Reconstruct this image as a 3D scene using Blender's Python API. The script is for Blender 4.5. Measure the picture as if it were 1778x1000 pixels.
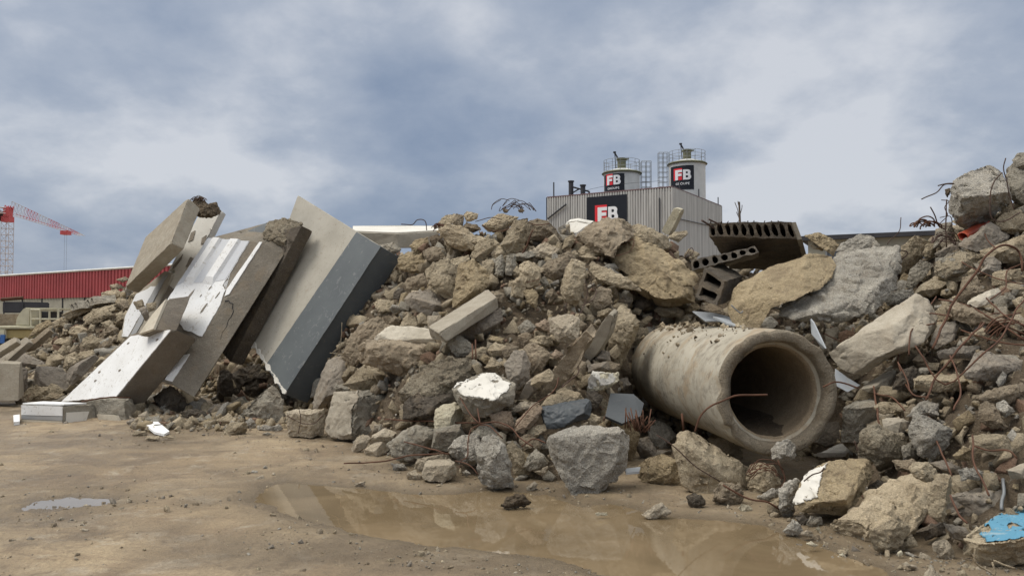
import bpy, bmesh, math, random
import numpy as np
from mathutils import Vector, Matrix, noise
random.seed(7)
for _o in list(bpy.data.objects): bpy.data.objects.remove(_o)
SC = bpy.context.scene
COL = SC.collection

# ------------------------------------------------------------------ camera
F, CX, CY, CH = 1343.0, 889.0, 500.0, 1.6
TILT = math.atan(45.0/F)
cam = bpy.data.cameras.new("camera"); camo = bpy.data.objects.new("camera", cam); COL.objects.link(camo)
cam.sensor_width = 36; cam.lens = 36*F/1778.0; cam.clip_end = 3000; cam.clip_start = 0.05
camo.location = (0, 0, CH); camo.rotation_euler = (math.pi/2+TILT, 0, 0)
SC.camera = camo
# ------------------------------------------------------------------ world
SUN_EL, SUN_AZ = 54, -98          # azimuth measured from +Y (view direction) clockwise
w = bpy.data.worlds.new("World"); SC.world = w; w.use_nodes = True
nt = w.node_tree; nt.nodes.clear()
def NN(nt, t, **k):
    n = nt.nodes.new(t)
    for a, b in k.items():
        if a[0] == '_': n.inputs[int(a[1:])].default_value = b
        else: setattr(n, a, b)
    return n
def LK(nt, a, ai, b, bi): nt.links.new(a.outputs[ai], b.inputs[bi])
def ramp(nt, stops, interp='LINEAR'):
    r = nt.nodes.new('ShaderNodeValToRGB'); r.color_ramp.interpolation = interp
    e = r.color_ramp.elements
    while len(e) < len(stops): e.new(0.5)
    for i, (p, c) in enumerate(stops):
        e[i].position = p; e[i].color = (c[0], c[1], c[2], 1) if not isinstance(c, (int, float)) else (c, c, c, 1)
    return r
def MATH(nt, op, a=None, b=None, c=None, clamp=False):
    n = nt.nodes.new('ShaderNodeMath'); n.operation = op; n.use_clamp = clamp
    for i, v in enumerate((a, b, c)):
        if v is None: continue
        if isinstance(v, (int, float)): n.inputs[i].default_value = v
        else: nt.links.new(v, n.inputs[i])
    return n.outputs[0]
def MIX(nt, fac, a, b, mode='MIX'):
    n = nt.nodes.new('ShaderNodeMix'); n.data_type = 'RGBA'; n.blend_type = mode
    for i, v in ((0, fac), (6, a), (7, b)):
        if isinstance(v, (int, float)): n.inputs[i].default_value = v
        elif isinstance(v, tuple): n.inputs[i].default_value = (v[0], v[1], v[2], 1)
        else: nt.links.new(v, n.inputs[i])
    return n.outputs[2]
tc = NN(nt, 'ShaderNodeTexCoord')
sep = NN(nt, 'ShaderNodeSeparateXYZ'); nt.links.new(tc.outputs['Generated'], sep.inputs[0])
X, Y, Z = sep.outputs
zc = MATH(nt, 'MAXIMUM', Z, 0.0)
den = MATH(nt, 'ADD', zc, 0.42)
u = MATH(nt, 'DIVIDE', X, den); v = MATH(nt, 'DIVIDE', Y, den)
cmb = NN(nt, 'ShaderNodeCombineXYZ'); nt.links.new(u, cmb.inputs[0]); nt.links.new(v, cmb.inputs[1]); cmb.inputs[2].default_value = 3.7
n1 = NN(nt, 'ShaderNodeTexNoise'); n1.inputs['Scale'].default_value = 2.9; n1.inputs['Detail'].default_value = 9; n1.inputs['Roughness'].default_value = 0.52; n1.inputs['Distortion'].default_value = 0.0
nt.links.new(cmb.outputs[0], n1.inputs['Vector'])
n2 = NN(nt, 'ShaderNodeTexNoise'); n2.inputs['Scale'].default_value = 1.1; n2.inputs['Detail'].default_value = 3
nt.links.new(cmb.outputs[0], n2.inputs['Vector'])
def blob(x, y, z, r, k):          # a brighter or darker bank of cloud in the direction (x, y, z)
    d = NN(nt, 'ShaderNodeVectorMath', operation='DISTANCE'); nt.links.new(tc.outputs['Generated'], d.inputs[0])
    l = math.sqrt(x*x+y*y+z*z); d.inputs[1].default_value = (x/l, y/l, z/l)
    m = NN(nt, 'ShaderNodeMapRange', interpolation_type='SMOOTHSTEP'); nt.links.new(d.outputs['Value'], m.inputs[0])
    m.inputs[1].default_value = 0.0; m.inputs[2].default_value = r; m.inputs[3].default_value = k; m.inputs[4].default_value = 0.0
    return m.outputs[0]
def pxdir(px, py):
    ct, st = math.cos(TILT), math.sin(TILT); x, y = (px-CX)/F, (CY-py)/F
    return (x, ct - y*st, st + y*ct)
fac = MATH(nt, 'ADD', MATH(nt, 'MULTIPLY', n1.outputs['Fac'], .95), MATH(nt, 'MULTIPLY', n2.outputs['Fac'], 0.5))
for (px, py, r, k) in [(1380,150,.24,.13), (1620,400,.34,.12), (350,290,.20,.09), (1250,190,.16,.05), (760,330,.32,-.05), (150,200,.35,-.05), (60,430,.25,-.02), (1350,330,.25,.07), (560,40,.30,.03), (100,40,.25,.05), (1000,120,.2,.03), (1720,90,.3,-.02), (1000,20,.4,-.03), (1560,200,.3,.02), (950,350,.25,-.05), (1550,200,.2,.04)]:
    fac = MATH(nt, 'ADD', fac, blob(*pxdir(px, py), r, k))
n3 = NN(nt, 'ShaderNodeTexNoise'); n3.inputs['Scale'].default_value = 6.5; n3.inputs['Detail'].default_value = 7; n3.inputs['Roughness'].default_value = .6; n3.inputs['Distortion'].default_value = .2
nt.links.new(cmb.outputs[0], n3.inputs['Vector']); fac = MATH(nt, 'ADD', fac, MATH(nt, 'MULTIPLY', MATH(nt, 'SUBTRACT', n3.outputs['Fac'], .5), .32)); fac = MATH(nt, 'ADD', fac, .03)
rp = ramp(nt, [(0.34, (.17,.235,.36)), (0.50, (.23,.30,.43)), (0.66, (.31,.375,.495)), (0.82, (.43,.485,.585)), (1.0, (.67,.70,.76))])
nt.links.new(fac, rp.inputs[0])
sky = NN(nt, 'ShaderNodeTexSky', sky_type='NISHITA'); sky.sun_disc = False
sky.sun_elevation = math.radians(SUN_EL); sky.sun_rotation = math.radians(SUN_AZ); sky.air_density = 1.2; sky.dust_density = 2.0
bgs = NN(nt, 'ShaderNodeBackground'); bgs.inputs[1].default_value = 0.05
nt.links.new(sky.outputs[0], bgs.inputs[0])
bgc = NN(nt, 'ShaderNodeBackground')
# overcast sky: brighter towards the zenith
el = NN(nt, 'ShaderNodeMapRange', interpolation_type='SMOOTHSTEP'); nt.links.new(Z, el.inputs[0])
el.inputs[1].default_value = 0.36; el.inputs[2].default_value = 0.85; el.inputs[3].default_value = 0.82; el.inputs[4].default_value = 2.6
cw = MIX(nt, MATH(nt, 'MULTIPLY', MATH(nt, 'SUBTRACT', el.outputs[0], 0.82), 0.5, clamp=True), rp.outputs[0], (.60, .585, .56))
nt.links.new(cw, bgc.inputs[0]); nt.links.new(el.outputs[0], bgc.inputs[1])
ad = NN(nt, 'ShaderNodeMixShader'); ad.inputs[0].default_value = 0.86
nt.links.new(bgs.outputs[0], ad.inputs[1]); nt.links.new(bgc.outputs[0], ad.inputs[2])
wo = NN(nt, 'ShaderNodeOutputWorld'); nt.links.new(ad.outputs[0], wo.inputs[0])
sl = bpy.data.lights.new("sun", 'SUN'); sl.energy = 1.6; sl.angle = math.radians(26); sl.color = (1, .95, .87)
so = bpy.data.objects.new("sun", sl); COL.objects.link(so)
_a, _e = math.radians(SUN_AZ), math.radians(SUN_EL)
sdir = Vector((math.sin(_a)*math.cos(_e), math.cos(_a)*math.cos(_e), math.sin(_e)))
so.rotation_euler = (-sdir).to_track_quat('-Z', 'Y').to_euler()
SC.view_settings.view_transform = 'Standard'; SC.view_settings.look = 'None'
SC.view_settings.exposure = 0.30; SC.view_settings.gamma = 1
SC.render.engine = 'CYCLES'
SC.cycles.max_bounces = 5; SC.cycles.diffuse_bounces = 3; SC.cycles.glossy_bounces = 2
SC.cycles.use_denoising = True; SC.cycles.denoising_prefilter = 'ACCURATE'

# ------------------------------------------------------------------ helpers: space
CT, ST = math.cos(TILT), math.sin(TILT)
def P(px, py, d):
    x, y = (px-CX)/F*d, (CY-py)/F*d
    return Vector((x, d*CT - y*ST, CH + d*ST + y*CT))
def proj(p):
    q = p - Vector((0, 0, CH)); d = q.y*CT + q.z*ST; y = -q.y*ST + q.z*CT
    return CX+q.x/d*F, CY-y/d*F, d
_T = [(-900,14.5,17,610),(-100,14.5,17,610),(0,14.3,17,612),(60,14.3,17.5,590),(100,14.3,18,560),(150,14,18.2,530),(200,14,18.5,498),(260,15,18,492),(350,14.9,17,540),(450,14.4,16.5,540),
      (540,12.0,15,480),(600,10.0,14,450),(650,9.1,13.4,438),(700,8.3,12.8,432),(780,7.7,12.2,402),(900,7.5,11.8,390),(1000,7.3,11.6,398),(1060,7.6,11.5,402),(1100,9.7,11.8,410),
      (1200,9.6,11.8,432),(1300,9.2,11.4,455),(1400,8.8,11.2,455),(1455,7.6,10.9,452),(1500,6.4,10.6,450),(1560,5.7,10.3,440),(1610,5.5,10.2,425),(1650,5.3,10,385),(1700,5.1,9.9,355),(1778,4.9,9.8,335),(2000,4.6,9.8,315),(2900,4.6,9.8,310)]
TX = np.array([t[0] for t in _T], float); TB = np.array([t[1] for t in _T]); TR = np.array([t[2] for t in _T])
TH = np.array([P(889, t[3], t[2]).z for t in _T])
def mound(x, y):
    px = CX + F*x/max(y, .5)
    b = np.interp(px, TX, TB); r = np.interp(px, TX, TR); h = np.interp(px, TX, TH)
    t = (y-b)/(r-b)
    if t <= 0: return -0.35*min(1, -t*3)-0.02
    if t <= 1: return h*(t**.92)
    return max(-.3, h*(1-(t-1)*.9))
def hitD(px, py):
    """depth at which the ray through a pixel meets the mound or the ground"""
    r = float(np.interp(px, TX, TR)); d = 4.0
    while d < r+.3:
        q = P(px, py, d)
        if q.z <= max(0.0, mound(q.x, q.y)): return d
        d += .05
    return r

# ------------------------------------------------------------------ helpers: objects
def link(o, parent=None):
    COL.objects.link(o)
    if parent is not None:
        o.parent = parent; o.matrix_parent_inverse = parent.matrix_world.inverted() if parent.type != 'EMPTY' else Matrix.Identity(4)
    return o
def tag(o, label, cat, group=None, kind=None):
    if label: o['label'] = label
    if cat: o['category'] = cat
    if group: o['group'] = group
    if kind: o['kind'] = kind
    return o
def empty(name, loc, label, cat, group=None):
    o = bpy.data.objects.new(name, None); COL.objects.link(o); o.location = loc; o.empty_display_size = .2
    return tag(o, label, cat, group)
def wp(o):   # world offset of an (unrotated) object
    v = Vector(o.location)
    return v + wp(o.parent) if o.parent else v
def obj(name, bm, mats, parent=None, smooth=False, origin=None):
    """link a bmesh that is in WORLD coordinates as one object with its origin at its base"""
    me = bpy.data.meshes.new(name)
    if origin is None:
        cs = [v.co for v in bm.verts]
        origin = Vector((sum(c.x for c in cs)/len(cs), sum(c.y for c in cs)/len(cs), min(c.z for c in cs)))
        if parent is not None: origin = wp(parent)
    for v_ in bm.verts: v_.co -= origin
    bmesh.ops.recalc_face_normals(bm, faces=bm.faces)
    bm.to_mesh(me); bm.free()
    if not isinstance(mats, (list, tuple)): mats = [mats]
    for m_ in mats: me.materials.append(m_)
    if smooth: me.polygons.foreach_set('use_smooth', [True]*len(me.polygons))
    o = bpy.data.objects.new(name, me)
    COL.objects.link(o)
    if parent is not None:
        o.parent = parent; o.location = Vector(origin) - wp(parent)
    else: o.location = origin
    return o
def box(bm, c, s, rz=0, mi=0):
    m = Matrix.Translation(c) @ Matrix.Rotation(rz, 4, 'Z') @ Matrix.Diagonal((s[0], s[1], s[2], 1))
    r = bmesh.ops.create_cube(bm, size=1, matrix=m)
    for f in {f for v_ in r['verts'] for f in v_.link_faces}: f.material_index = mi
def bar(bm, a, b, r, n=6, mi=0, r2=None):
    a, b = Vector(a), Vector(b); d = b-a; L = d.length
    if L < 1e-6: return
    m = Matrix.Translation((a+b)/2) @ d.to_track_quat('Z', 'Y').to_matrix().to_4x4()
    q = bmesh.ops.create_cone(bm, cap_ends=True, segments=n, radius1=r, radius2=r if r2 is None else r2, depth=L, matrix=m)
    for f in {f for v_ in q['verts'] for f in v_.link_faces}: f.material_index = mi
def tube(bm, pts, r, n=6):
    """smooth tube through points"""
    pts = [Vector(p) for p in pts]
    if len(pts) > 2:
        q = [pts[0]*2-pts[1]] + pts + [pts[-1]*2-pts[-2]]; out = []
        for i in range(1, len(q)-2):
            for k in range(4):
                t = k/4; a, b, c, d = q[i-1], q[i], q[i+1], q[i+2]
                out.append(.5*((2*b)+(c-a)*t+(2*a-5*b+4*c-d)*t*t+(3*b-a-3*c+d)*t**3))
        out.append(pts[-1]); pts = out
    pts = [p + Vector((noise.noise(p*6), noise.noise(p*6+Vector((5, 0, 0))), noise.noise(p*6+Vector((0, 5, 0)))))*r*1.6 for p in pts]
    rings = []; prev = None
    for i, p in enumerate(pts):
        d = (pts[min(i+1, len(pts)-1)]-pts[max(i-1, 0)]).normalized()
        if prev is None: x = d.orthogonal().normalized()
        else: x = (prev - d*prev.dot(d)).normalized()
        prev = x; y = d.cross(x)
        rings.append([bm.verts.new(p + (x*math.cos(2*math.pi*k/n)+y*math.sin(2*math.pi*k/n))*r) for k in range(n)])
    for a, b in zip(rings, rings[1:]):
        for k in range(n): bm.faces.new((a[k], a[(k+1) % n], b[(k+1) % n], b[k]))
    bm.faces.new(rings[0][::-1]); bm.faces.new(rings[-1])

# ------------------------------------------------------------------ materials
MATS = {}
def principled(name, col=(.5,.5,.5), rough=.9, metal=0, spec=.3):
    m = bpy.data.materials.new(name); m.use_nodes = True; t = m.node_tree
    b = t.nodes['Principled BSDF']; b.inputs['Base Color'].default_value = (*col, 1); b.inputs['Roughness'].default_value = rough
    b.inputs['Metallic'].default_value = metal; b.inputs['Specular IOR Level'].default_value = spec
    return m, t, b
def coords(t, rand=True, scale=1.0):
    c = NN(t, 'ShaderNodeTexCoord')
    if not rand: return c.outputs['Object']
    i = NN(t, 'ShaderNodeObjectInfo'); a = NN(t, 'ShaderNodeVectorMath', operation='ADD')
    s = NN(t, 'ShaderNodeVectorMath', operation='SCALE'); s.inputs[0].default_value = (37, 71, 53); t.links.new(i.outputs['Random'], s.inputs['Scale'])
    t.links.new(c.outputs['Object'], a.inputs[0]); t.links.new(s.outputs[0], a.inputs[1])
    return a.outputs[0]
def noi(t, vec, scale, detail=4, rough=.55, dist=0):
    n = NN(t, 'ShaderNodeTexNoise'); n.inputs['Scale'].default_value = scale; n.inputs['Detail'].default_value = detail
    n.inputs['Roughness'].default_value = rough; n.inputs['Distortion'].default_value = dist; t.links.new(vec, n.inputs['Vector']); return n.outputs['Fac']
def vor(t, vec, scale, feat='F1'):
    n = NN(t, 'ShaderNodeTexVoronoi', feature=feat); n.inputs['Scale'].default_value = scale; t.links.new(vec, n.inputs['Vector']); return n
def rng(t, val, a, b, c=0., d=1.):
    n = NN(t, 'ShaderNodeMapRange'); t.links.new(val, n.inputs[0])
    for i, x in enumerate((a, b, c, d)): n.inputs[i+1].default_value = x
    return n.outputs[0]
def bump(t, b, h, strength, dist):
    n = NN(t, 'ShaderNodeBump'); n.inputs['Strength'].default_value = strength; n.inputs['Distance'].default_value = dist
    t.links.new(h, n.inputs['Height']); t.links.new(n.outputs[0], b.inputs['Normal'])
def stone(name, col, col2, agg=.35, rough=1.0, dirt=(.22,.165,.105), dirtamt=.5, speck=.5, scale=1.0, hv=.14):
    """broken concrete: mottled matrix, pale and dark aggregate, mud stains"""
    col = tuple(min(.7, x*1.1) for x in col); col2 = tuple(x*1.13 for x in col2)
    m, t, b = principled(name, col, .93, spec=.2)
    v = coords(t)
    big = noi(t, v, 2.3*scale, 5, .6, .3); c = MIX(t, rng(t, big, .36, .66), col, col2)
    mid = noi(t, v, 11*scale, 5, .65); c = MIX(t, rng(t, mid, .35, .7, 0, .75), c, MIX(t, .5, c, (col[0]*.55, col[1]*.52, col[2]*.48)))
    vo = vor(t, v, 34*scale); sp = rng(t, vo.outputs['Distance'], .12, .28, 1, 0)
    hue = NN(t, 'ShaderNodeSeparateColor'); t.links.new(vo.outputs['Color'], hue.inputs[0])
    pick = rng(t, hue.outputs[0], .55, .62)
    c = MIX(t, MATH(t, 'MULTIPLY', MATH(t, 'MULTIPLY', sp, pick), agg), c, MIX(t, hue.outputs[1], (.13,.115,.1), (.62,.56,.47)))
    fine = noi(t, v, 85*scale, 3, .7); c = MIX(t, speck, c, MIX(t, rng(t, fine, .33, .66), (.28,.26,.24), (.78,.76,.72)), 'OVERLAY')
    dn = noi(t, v, 4.1*scale, 6, .62, .6); c = MIX(t, rng(t, dn, .5, .64, 0, dirtamt), c, dirt)
    i = NN(t, 'ShaderNodeObjectInfo'); h = NN(t, 'ShaderNodeHueSaturation')
    t.links.new(rng(t, i.outputs['Random'], 0, 1, 1-hv, 1+hv), h.inputs['Value']); t.links.new(c, h.inputs['Color'])
    t.links.new(h.outputs[0], b.inputs['Base Color'])
    hh = MATH(t, 'ADD', MATH(t, 'MULTIPLY', noi(t, v, 16*scale, 6, .68), 1.0), MATH(t, 'MULTIPLY', MATH(t, 'MULTIPLY', sp, pick), .25*agg))
    hh = MATH(t, 'ADD', hh, MATH(t, 'MULTIPLY', noi(t, v, 52*scale, 4, .75), .6))
    bump(t, b, hh, 1.0*rough, .05)
    MATS[name] = m; return m
stone('tan', (.455,.388,.278), (.32,.268,.187), dirtamt=.4)
stone('sand', (.54,.46,.33), (.41,.34,.235), dirtamt=.4)
stone('ochre', (.43,.35,.225), (.31,.25,.16), dirtamt=.5)
stone('brown', (.36,.30,.22), (.25,.207,.15), dirtamt=.55)
stone('grey', (.39,.362,.30), (.28,.258,.212), agg=.5, dirtamt=.38)
stone('pale_grey', (.44,.42,.37), (.27,.257,.228), agg=.75, dirtamt=.2, speck=.8)
stone('buff', (.52,.46,.36), (.40,.34,.25), agg=.3, dirtamt=.3)
stone('cream', (.58,.54,.42), (.46,.42,.31), agg=.15, rough=.6, dirtamt=.22)
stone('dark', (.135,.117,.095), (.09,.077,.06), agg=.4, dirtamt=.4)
stone('pink', (.40,.315,.235), (.29,.225,.165), agg=.4, dirtamt=.3)
stone('crust', (.41,.365,.28), (.27,.238,.182), agg=1.0, rough=1.4, dirtamt=.4, speck=.8)
stone('cast', (.36,.325,.26), (.29,.255,.20), agg=.08, rough=.35, dirtamt=.22, speck=.25)
stone('cast_light', (.47,.43,.35), (.40,.36,.285), agg=.05, rough=.22, dirtamt=.12, speck=.2)
stone('brick', (.28,.185,.13), (.21,.14,.10), dirtamt=.4)
stone('dark_side', (.205,.185,.152), (.15,.134,.108), agg=.25, rough=.6, dirtamt=.35, speck=.4)
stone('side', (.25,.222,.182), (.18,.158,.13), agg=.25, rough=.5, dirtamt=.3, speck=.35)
stone('pipe', (.36,.30,.215), (.30,.245,.165), agg=.05, rough=.22, dirtamt=.25, speck=.2, scale=.6, hv=.01)
stone('rust_earth', (.19,.15,.105), (.12,.095,.067), agg=.5, dirtamt=.3, rough=1.3)
def paint(name, col, col2, rough=.55, wear=.25, wearcol=(.42,.38,.31), bs=.12):
    m, t, b = principled(name, col, rough, spec=.35); v = coords(t)
    c = MIX(t, rng(t, noi(t, v, 1.7, 5, .6), .35, .7), col, col2)
    c = MIX(t, rng(t, noi(t, v, 8, 7, .7, 1.2), .585, .62, 0, wear), c, wearcol)
    c = MIX(t, rng(t, noi(t, v, 26, 6, .7), .62, .66, 0, wear*1.5), c, (wearcol[0]*.5, wearcol[1]*.5, wearcol[2]*.48))
    t.links.new(c, b.inputs['Base Color']); bump(t, b, noi(t, v, 30, 6, .7), bs*3, .006)
    MATS[name] = m; return m
paint('white_paint', (.80,.80,.78), (.70,.69,.66), .8, wear=.6)
paint('plaster', (.66,.63,.56), (.54,.51,.44), .9, wear=.45, bs=.2)
paint('pale_stripe', (.56,.57,.58), (.50,.51,.52), .7, wear=.3)
paint('grey_stripe', (.36,.36,.35), (.30,.30,.29), wear=.35)
paint('slate_paint', (.105,.117,.118), (.08,.09,.094), .55, wear=.35, wearcol=(.25,.25,.24))
paint('slate_dark', (.075,.083,.086), (.055,.062,.066), .5, wear=.25, wearcol=(.12,.11,.10))
paint('blue_paint', (.10,.27,.38), (.08,.23,.33), .7, wear=.5, wearcol=(.36,.40,.38))
paint('steel_sheet', (.42,.44,.45), (.34,.36,.37), .35, wear=.3)
paint('orange_plastic', (.52,.10,.05), (.42,.08,.04), .4, wear=.3, wearcol=(.3,.16,.1))
paint('slab_face', (.42,.39,.325), (.33,.305,.25), .85, wear=.5, wearcol=(.3,.26,.2))
def flat(name, col, rough=.7, metal=0, var=.15, sc=3):
    m, t, b = principled(name, col, rough, metal); v = coords(t)
    c = MIX(t, rng(t, noi(t, v, sc, 5, .6), .3, .7), col, tuple(x*(1-var*2) for x in col)); t.links.new(c, b.inputs['Base Color'])
    MATS[name] = m; return m
paint('slate_edge', (.115,.13,.137), (.085,.097,.104), .6, wear=.3, wearcol=(.22,.21,.19))
flat('rust', (.13,.062,.036), .85, 0, .25, 12)
flat('wire', (.10,.062,.045), .8, 0, .25, 12)
flat('red_clad', (.34,.06,.062), .55, 0, .12, .4)
flat('dark_red', (.075,.03,.03), .6)
flat('wall_beige', (.36,.34,.27), .9, 0, .15, .7)
flat('roof_dark', (.05,.05,.055), .8)
flat('window_dark', (.10,.11,.125), .3)
flat('sign_black', (.012,.014,.02), .45)
flat('sign_red', (.72,.035,.045), .5, 0, .03)
flat('sign_white', (.78,.78,.78), .5, 0, .03)
flat('silo_white', (.62,.62,.59), .6, 0, .12, .8)
flat('galv', (.27,.28,.28), .5, .4)
flat('moss', (.17,.17,.11), .9)
flat('crane_red', (.55,.10,.10), .5, 0, .05)
flat('crane_pale', (.62,.56,.54), .6, 0, .1)
flat('dark_metal', (.05,.05,.055), .6)
flat('black', (.015,.015,.016), .6)
flat('machine_cream', (.62,.58,.42), .5)
flat('machine_yellow', (.48,.38,.17), .55)
flat('glass_dark', (.03,.04,.05), .1)
flat('plastic_white', (.75,.75,.74), .5)
flat('bark', (.12,.09,.065), .9)
flat('sign_blue', (.06,.16,.42), .5)
# corrugated grey cladding, weather-streaked
m, t, b = principled('clad', (.3,.3,.29), .75, spec=.3)
c_ = NN(t, 'ShaderNodeTexCoord'); mp = NN(t, 'ShaderNodeMapping'); mp.inputs['Scale'].default_value = (1.7, 1.7, .06); t.links.new(c_.outputs['Object'], mp.inputs[0])
cc = MIX(t, rng(t, noi(t, mp.outputs[0], 1.4, 6, .7), .38, .66), (.50,.49,.46), (.33,.32,.30))
mp2 = NN(t, 'ShaderNodeMapping'); mp2.inputs['Scale'].default_value = (3.5, 3.5, .12); t.links.new(c_.outputs['Object'], mp2.inputs[0])
cc = MIX(t, rng(t, noi(t, mp2.outputs[0], 1.1, 5, .7), .56, .68, 0, .7), cc, (.13,.125,.115)); t.links.new(cc, b.inputs['Base Color']); MATS['clad'] = m
M = MATS

# ------------------------------------------------------------------ rubble shapes
def refine(bm, L, maxit=7):
    for _ in range(maxit):
        bmesh.ops.triangulate(bm, faces=[f for f in bm.faces if len(f.verts) > 3])
        es = [e for e in bm.edges if e.calc_length() > L]
        if not es: break
        bmesh.ops.subdivide_edges(bm, edges=es, cuts=1)
    bmesh.ops.triangulate(bm, faces=[f for f in bm.faces if len(f.verts) > 3])
def roughen(bm, size, amp=1.0, seed=0, fine=1.0, low=1.0):
    bm.normal_update(); off = Vector((seed*3.17 % 91, seed*7.31 % 83, seed*1.77 % 71))
    f1, f2 = 1.7/size, 5.0/size; dd = []
    for v_ in bm.verts:
        p = v_.co + off; q = p + Vector((noise.noise(p*f2*.6), noise.noise(p*f2*.6+Vector((9, 0, 0))), noise.noise(p*f2*.6+Vector((0, 9, 0)))))*size*.10
        d = noise.noise(p*f1)*.03*size*low
        ds, ps = noise.voronoi(q*f2, distance_metric='DISTANCE')         # angular chips with sharp steps
        h = noise.cell(ps[0]*13.7)
        d += (h-.5)*.036*size*min(1, (ds[1]-ds[0])*5)
        d += (.5-abs(noise.noise(p*f2*1.6)))*.016*size
        d += noise.noise(p*16)*.010*fine + noise.noise(p*37)*.008*fine
        dd.append(v_.normal*d*amp)
    for v_, d in zip(bm.verts, dd): v_.co += d
def densify(pts, lim=5):
    out = []; n = len(pts); per = sum(math.dist(pts[i], pts[(i+1) % n]) for i in range(n))
    for i in range(n):
        a, b = pts[i], pts[(i+1) % n]; out.append(a); L = math.dist(a, b)
        if L > per/7.:
            t = random.uniform(.35, .65); k = random.uniform(-.02, .03)*L
            nx, ny = (b[1]-a[1])/L, -(b[0]-a[0])/L
            out.append((a[0]+(b[0]-a[0])*t+nx*k, a[1]+(b[1]-a[1])*t+ny*k))
    return out
def poly_area(p): return .5*sum(p[i][0]*p[(i+1) % len(p)][1]-p[(i+1) % len(p)][0]*p[i][1] for i in range(len(p)))
def chunk_bm(pts, D, th=.85, s=None, sh=None, amp=1.0, tilt=None, cuts=5, seed=0, low=1.0, grow=1.09):
    if poly_area(pts) < 0: pts = pts[::-1]          # clockwise on the page
    pts = densify(pts); A = abs(poly_area(pts)); n = len(pts)
    cx = sum(p[0] for p in pts)/n; cy = sum(p[1] for p in pts)/n
    size = math.sqrt(A)*D/F; t = th*size; k = D/F
    if s is None: s = random.uniform(.5, .74)
    if sh is None: sh = (random.uniform(-.16, .16), random.uniform(0.02, .2))
    if tilt is None: tilt = random.uniform(.1, .5)
    ext = math.sqrt(A); pts = [(cx+(x-cx)*grow, cy+(y-cy)*grow) for x, y in pts]
    tx = random.uniform(-.25, .25)
    def ring(bm, sc, dx, dy, dz, jit=0):
        r = []
        for (x, y) in pts:
            X_, Y_ = cx+dx*ext+(x-cx)*sc, cy+dy*ext+(y-cy)*sc
            d = D + dz*t + tilt*(cy-Y_)*k + tx*(X_-cx)*k + random.uniform(-jit, jit)*t
            r.append(bm.verts.new(P(X_, Y_, d)))
        return r
    bm = bmesh.new()
    rb = ring(bm, .68, 0, .05, .6); r1 = ring(bm, .99, 0, 0, .18, .05); r0 = ring(bm, .97, 0, .0, -.08, .06)
    rf = ring(bm, s, sh[0], sh[1], -.5, .09)
    for a, b in ((rb, r1), (r1, r0), (r0, rf)):
        for i in range(n): bm.faces.new((a[i], a[(i+1) % n], b[(i+1) % n], b[i]))
    bm.faces.new(rb[::-1])
    c_ = bm.verts.new(P(cx+sh[0]*ext, cy+sh[1]*ext, D-.55*t + tilt*(-sh[1]*ext)*k))
    for i in range(n): bm.faces.new((rf[i], rf[(i+1) % n], c_))
    refine(bm, max(.010, min(size/19, .03)))
    # broken facets: flat breaks facing us (keeping the outline), crisp where they meet
    cen = P(cx, cy, D)
    for j in range(cuts+4):
        g_ = .62 if j > 3 else .8; v_ = Vector((random.gauss(0, g_), -1, random.gauss(.25, g_*.9))).normalized()
        sup = max((q.co-cen).dot(v_) for q in bm.verts); lim = sup*(1-(random.uniform(.2, .5) if j < 4 else random.uniform(.04, .2)))
        for q in bm.verts:
            e = (q.co-cen).dot(v_)-lim
            if e > 0: q.co -= v_*e
    bmesh.ops.smooth_vert(bm, verts=bm.verts, factor=.15, use_axis_x=True, use_axis_y=True, use_axis_z=True)
    roughen(bm, size, amp, seed, low=low)
    return bm
TILES = {'A': (0,320), 'B': (0,540), 'C': (400,540), 'D': (560,350), 'E': (890,350), 'Q': (760,560), 'G': (560,700), 'H': (930,700),
         'I': (1333,250), 'J': (1333,450), 'K': (1333,620), 'L': (1333,750)}
def TP(tile, s):
    ox, oy = TILES[tile]; q = [float(a) for a in s.replace(',', ' ').split()]
    return [(ox+q[i]/3.9955, oy+q[i+1]/3.9955) for i in range(0, len(q), 2)]
def poly_hull_area(pts):
    p = sorted(set(pts)); 
    def half(q):
        h = []
        for r in q:
            while len(h) > 1 and (h[-1][0]-h[-2][0])*(r[1]-h[-2][1])-(h[-1][1]-h[-2][1])*(r[0]-h[-2][0]) <= 0: h.pop()
            h.append(r)
        return h
    h = half(p)[:-1]+half(p[::-1])[:-1]; return abs(poly_area(h))
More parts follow.
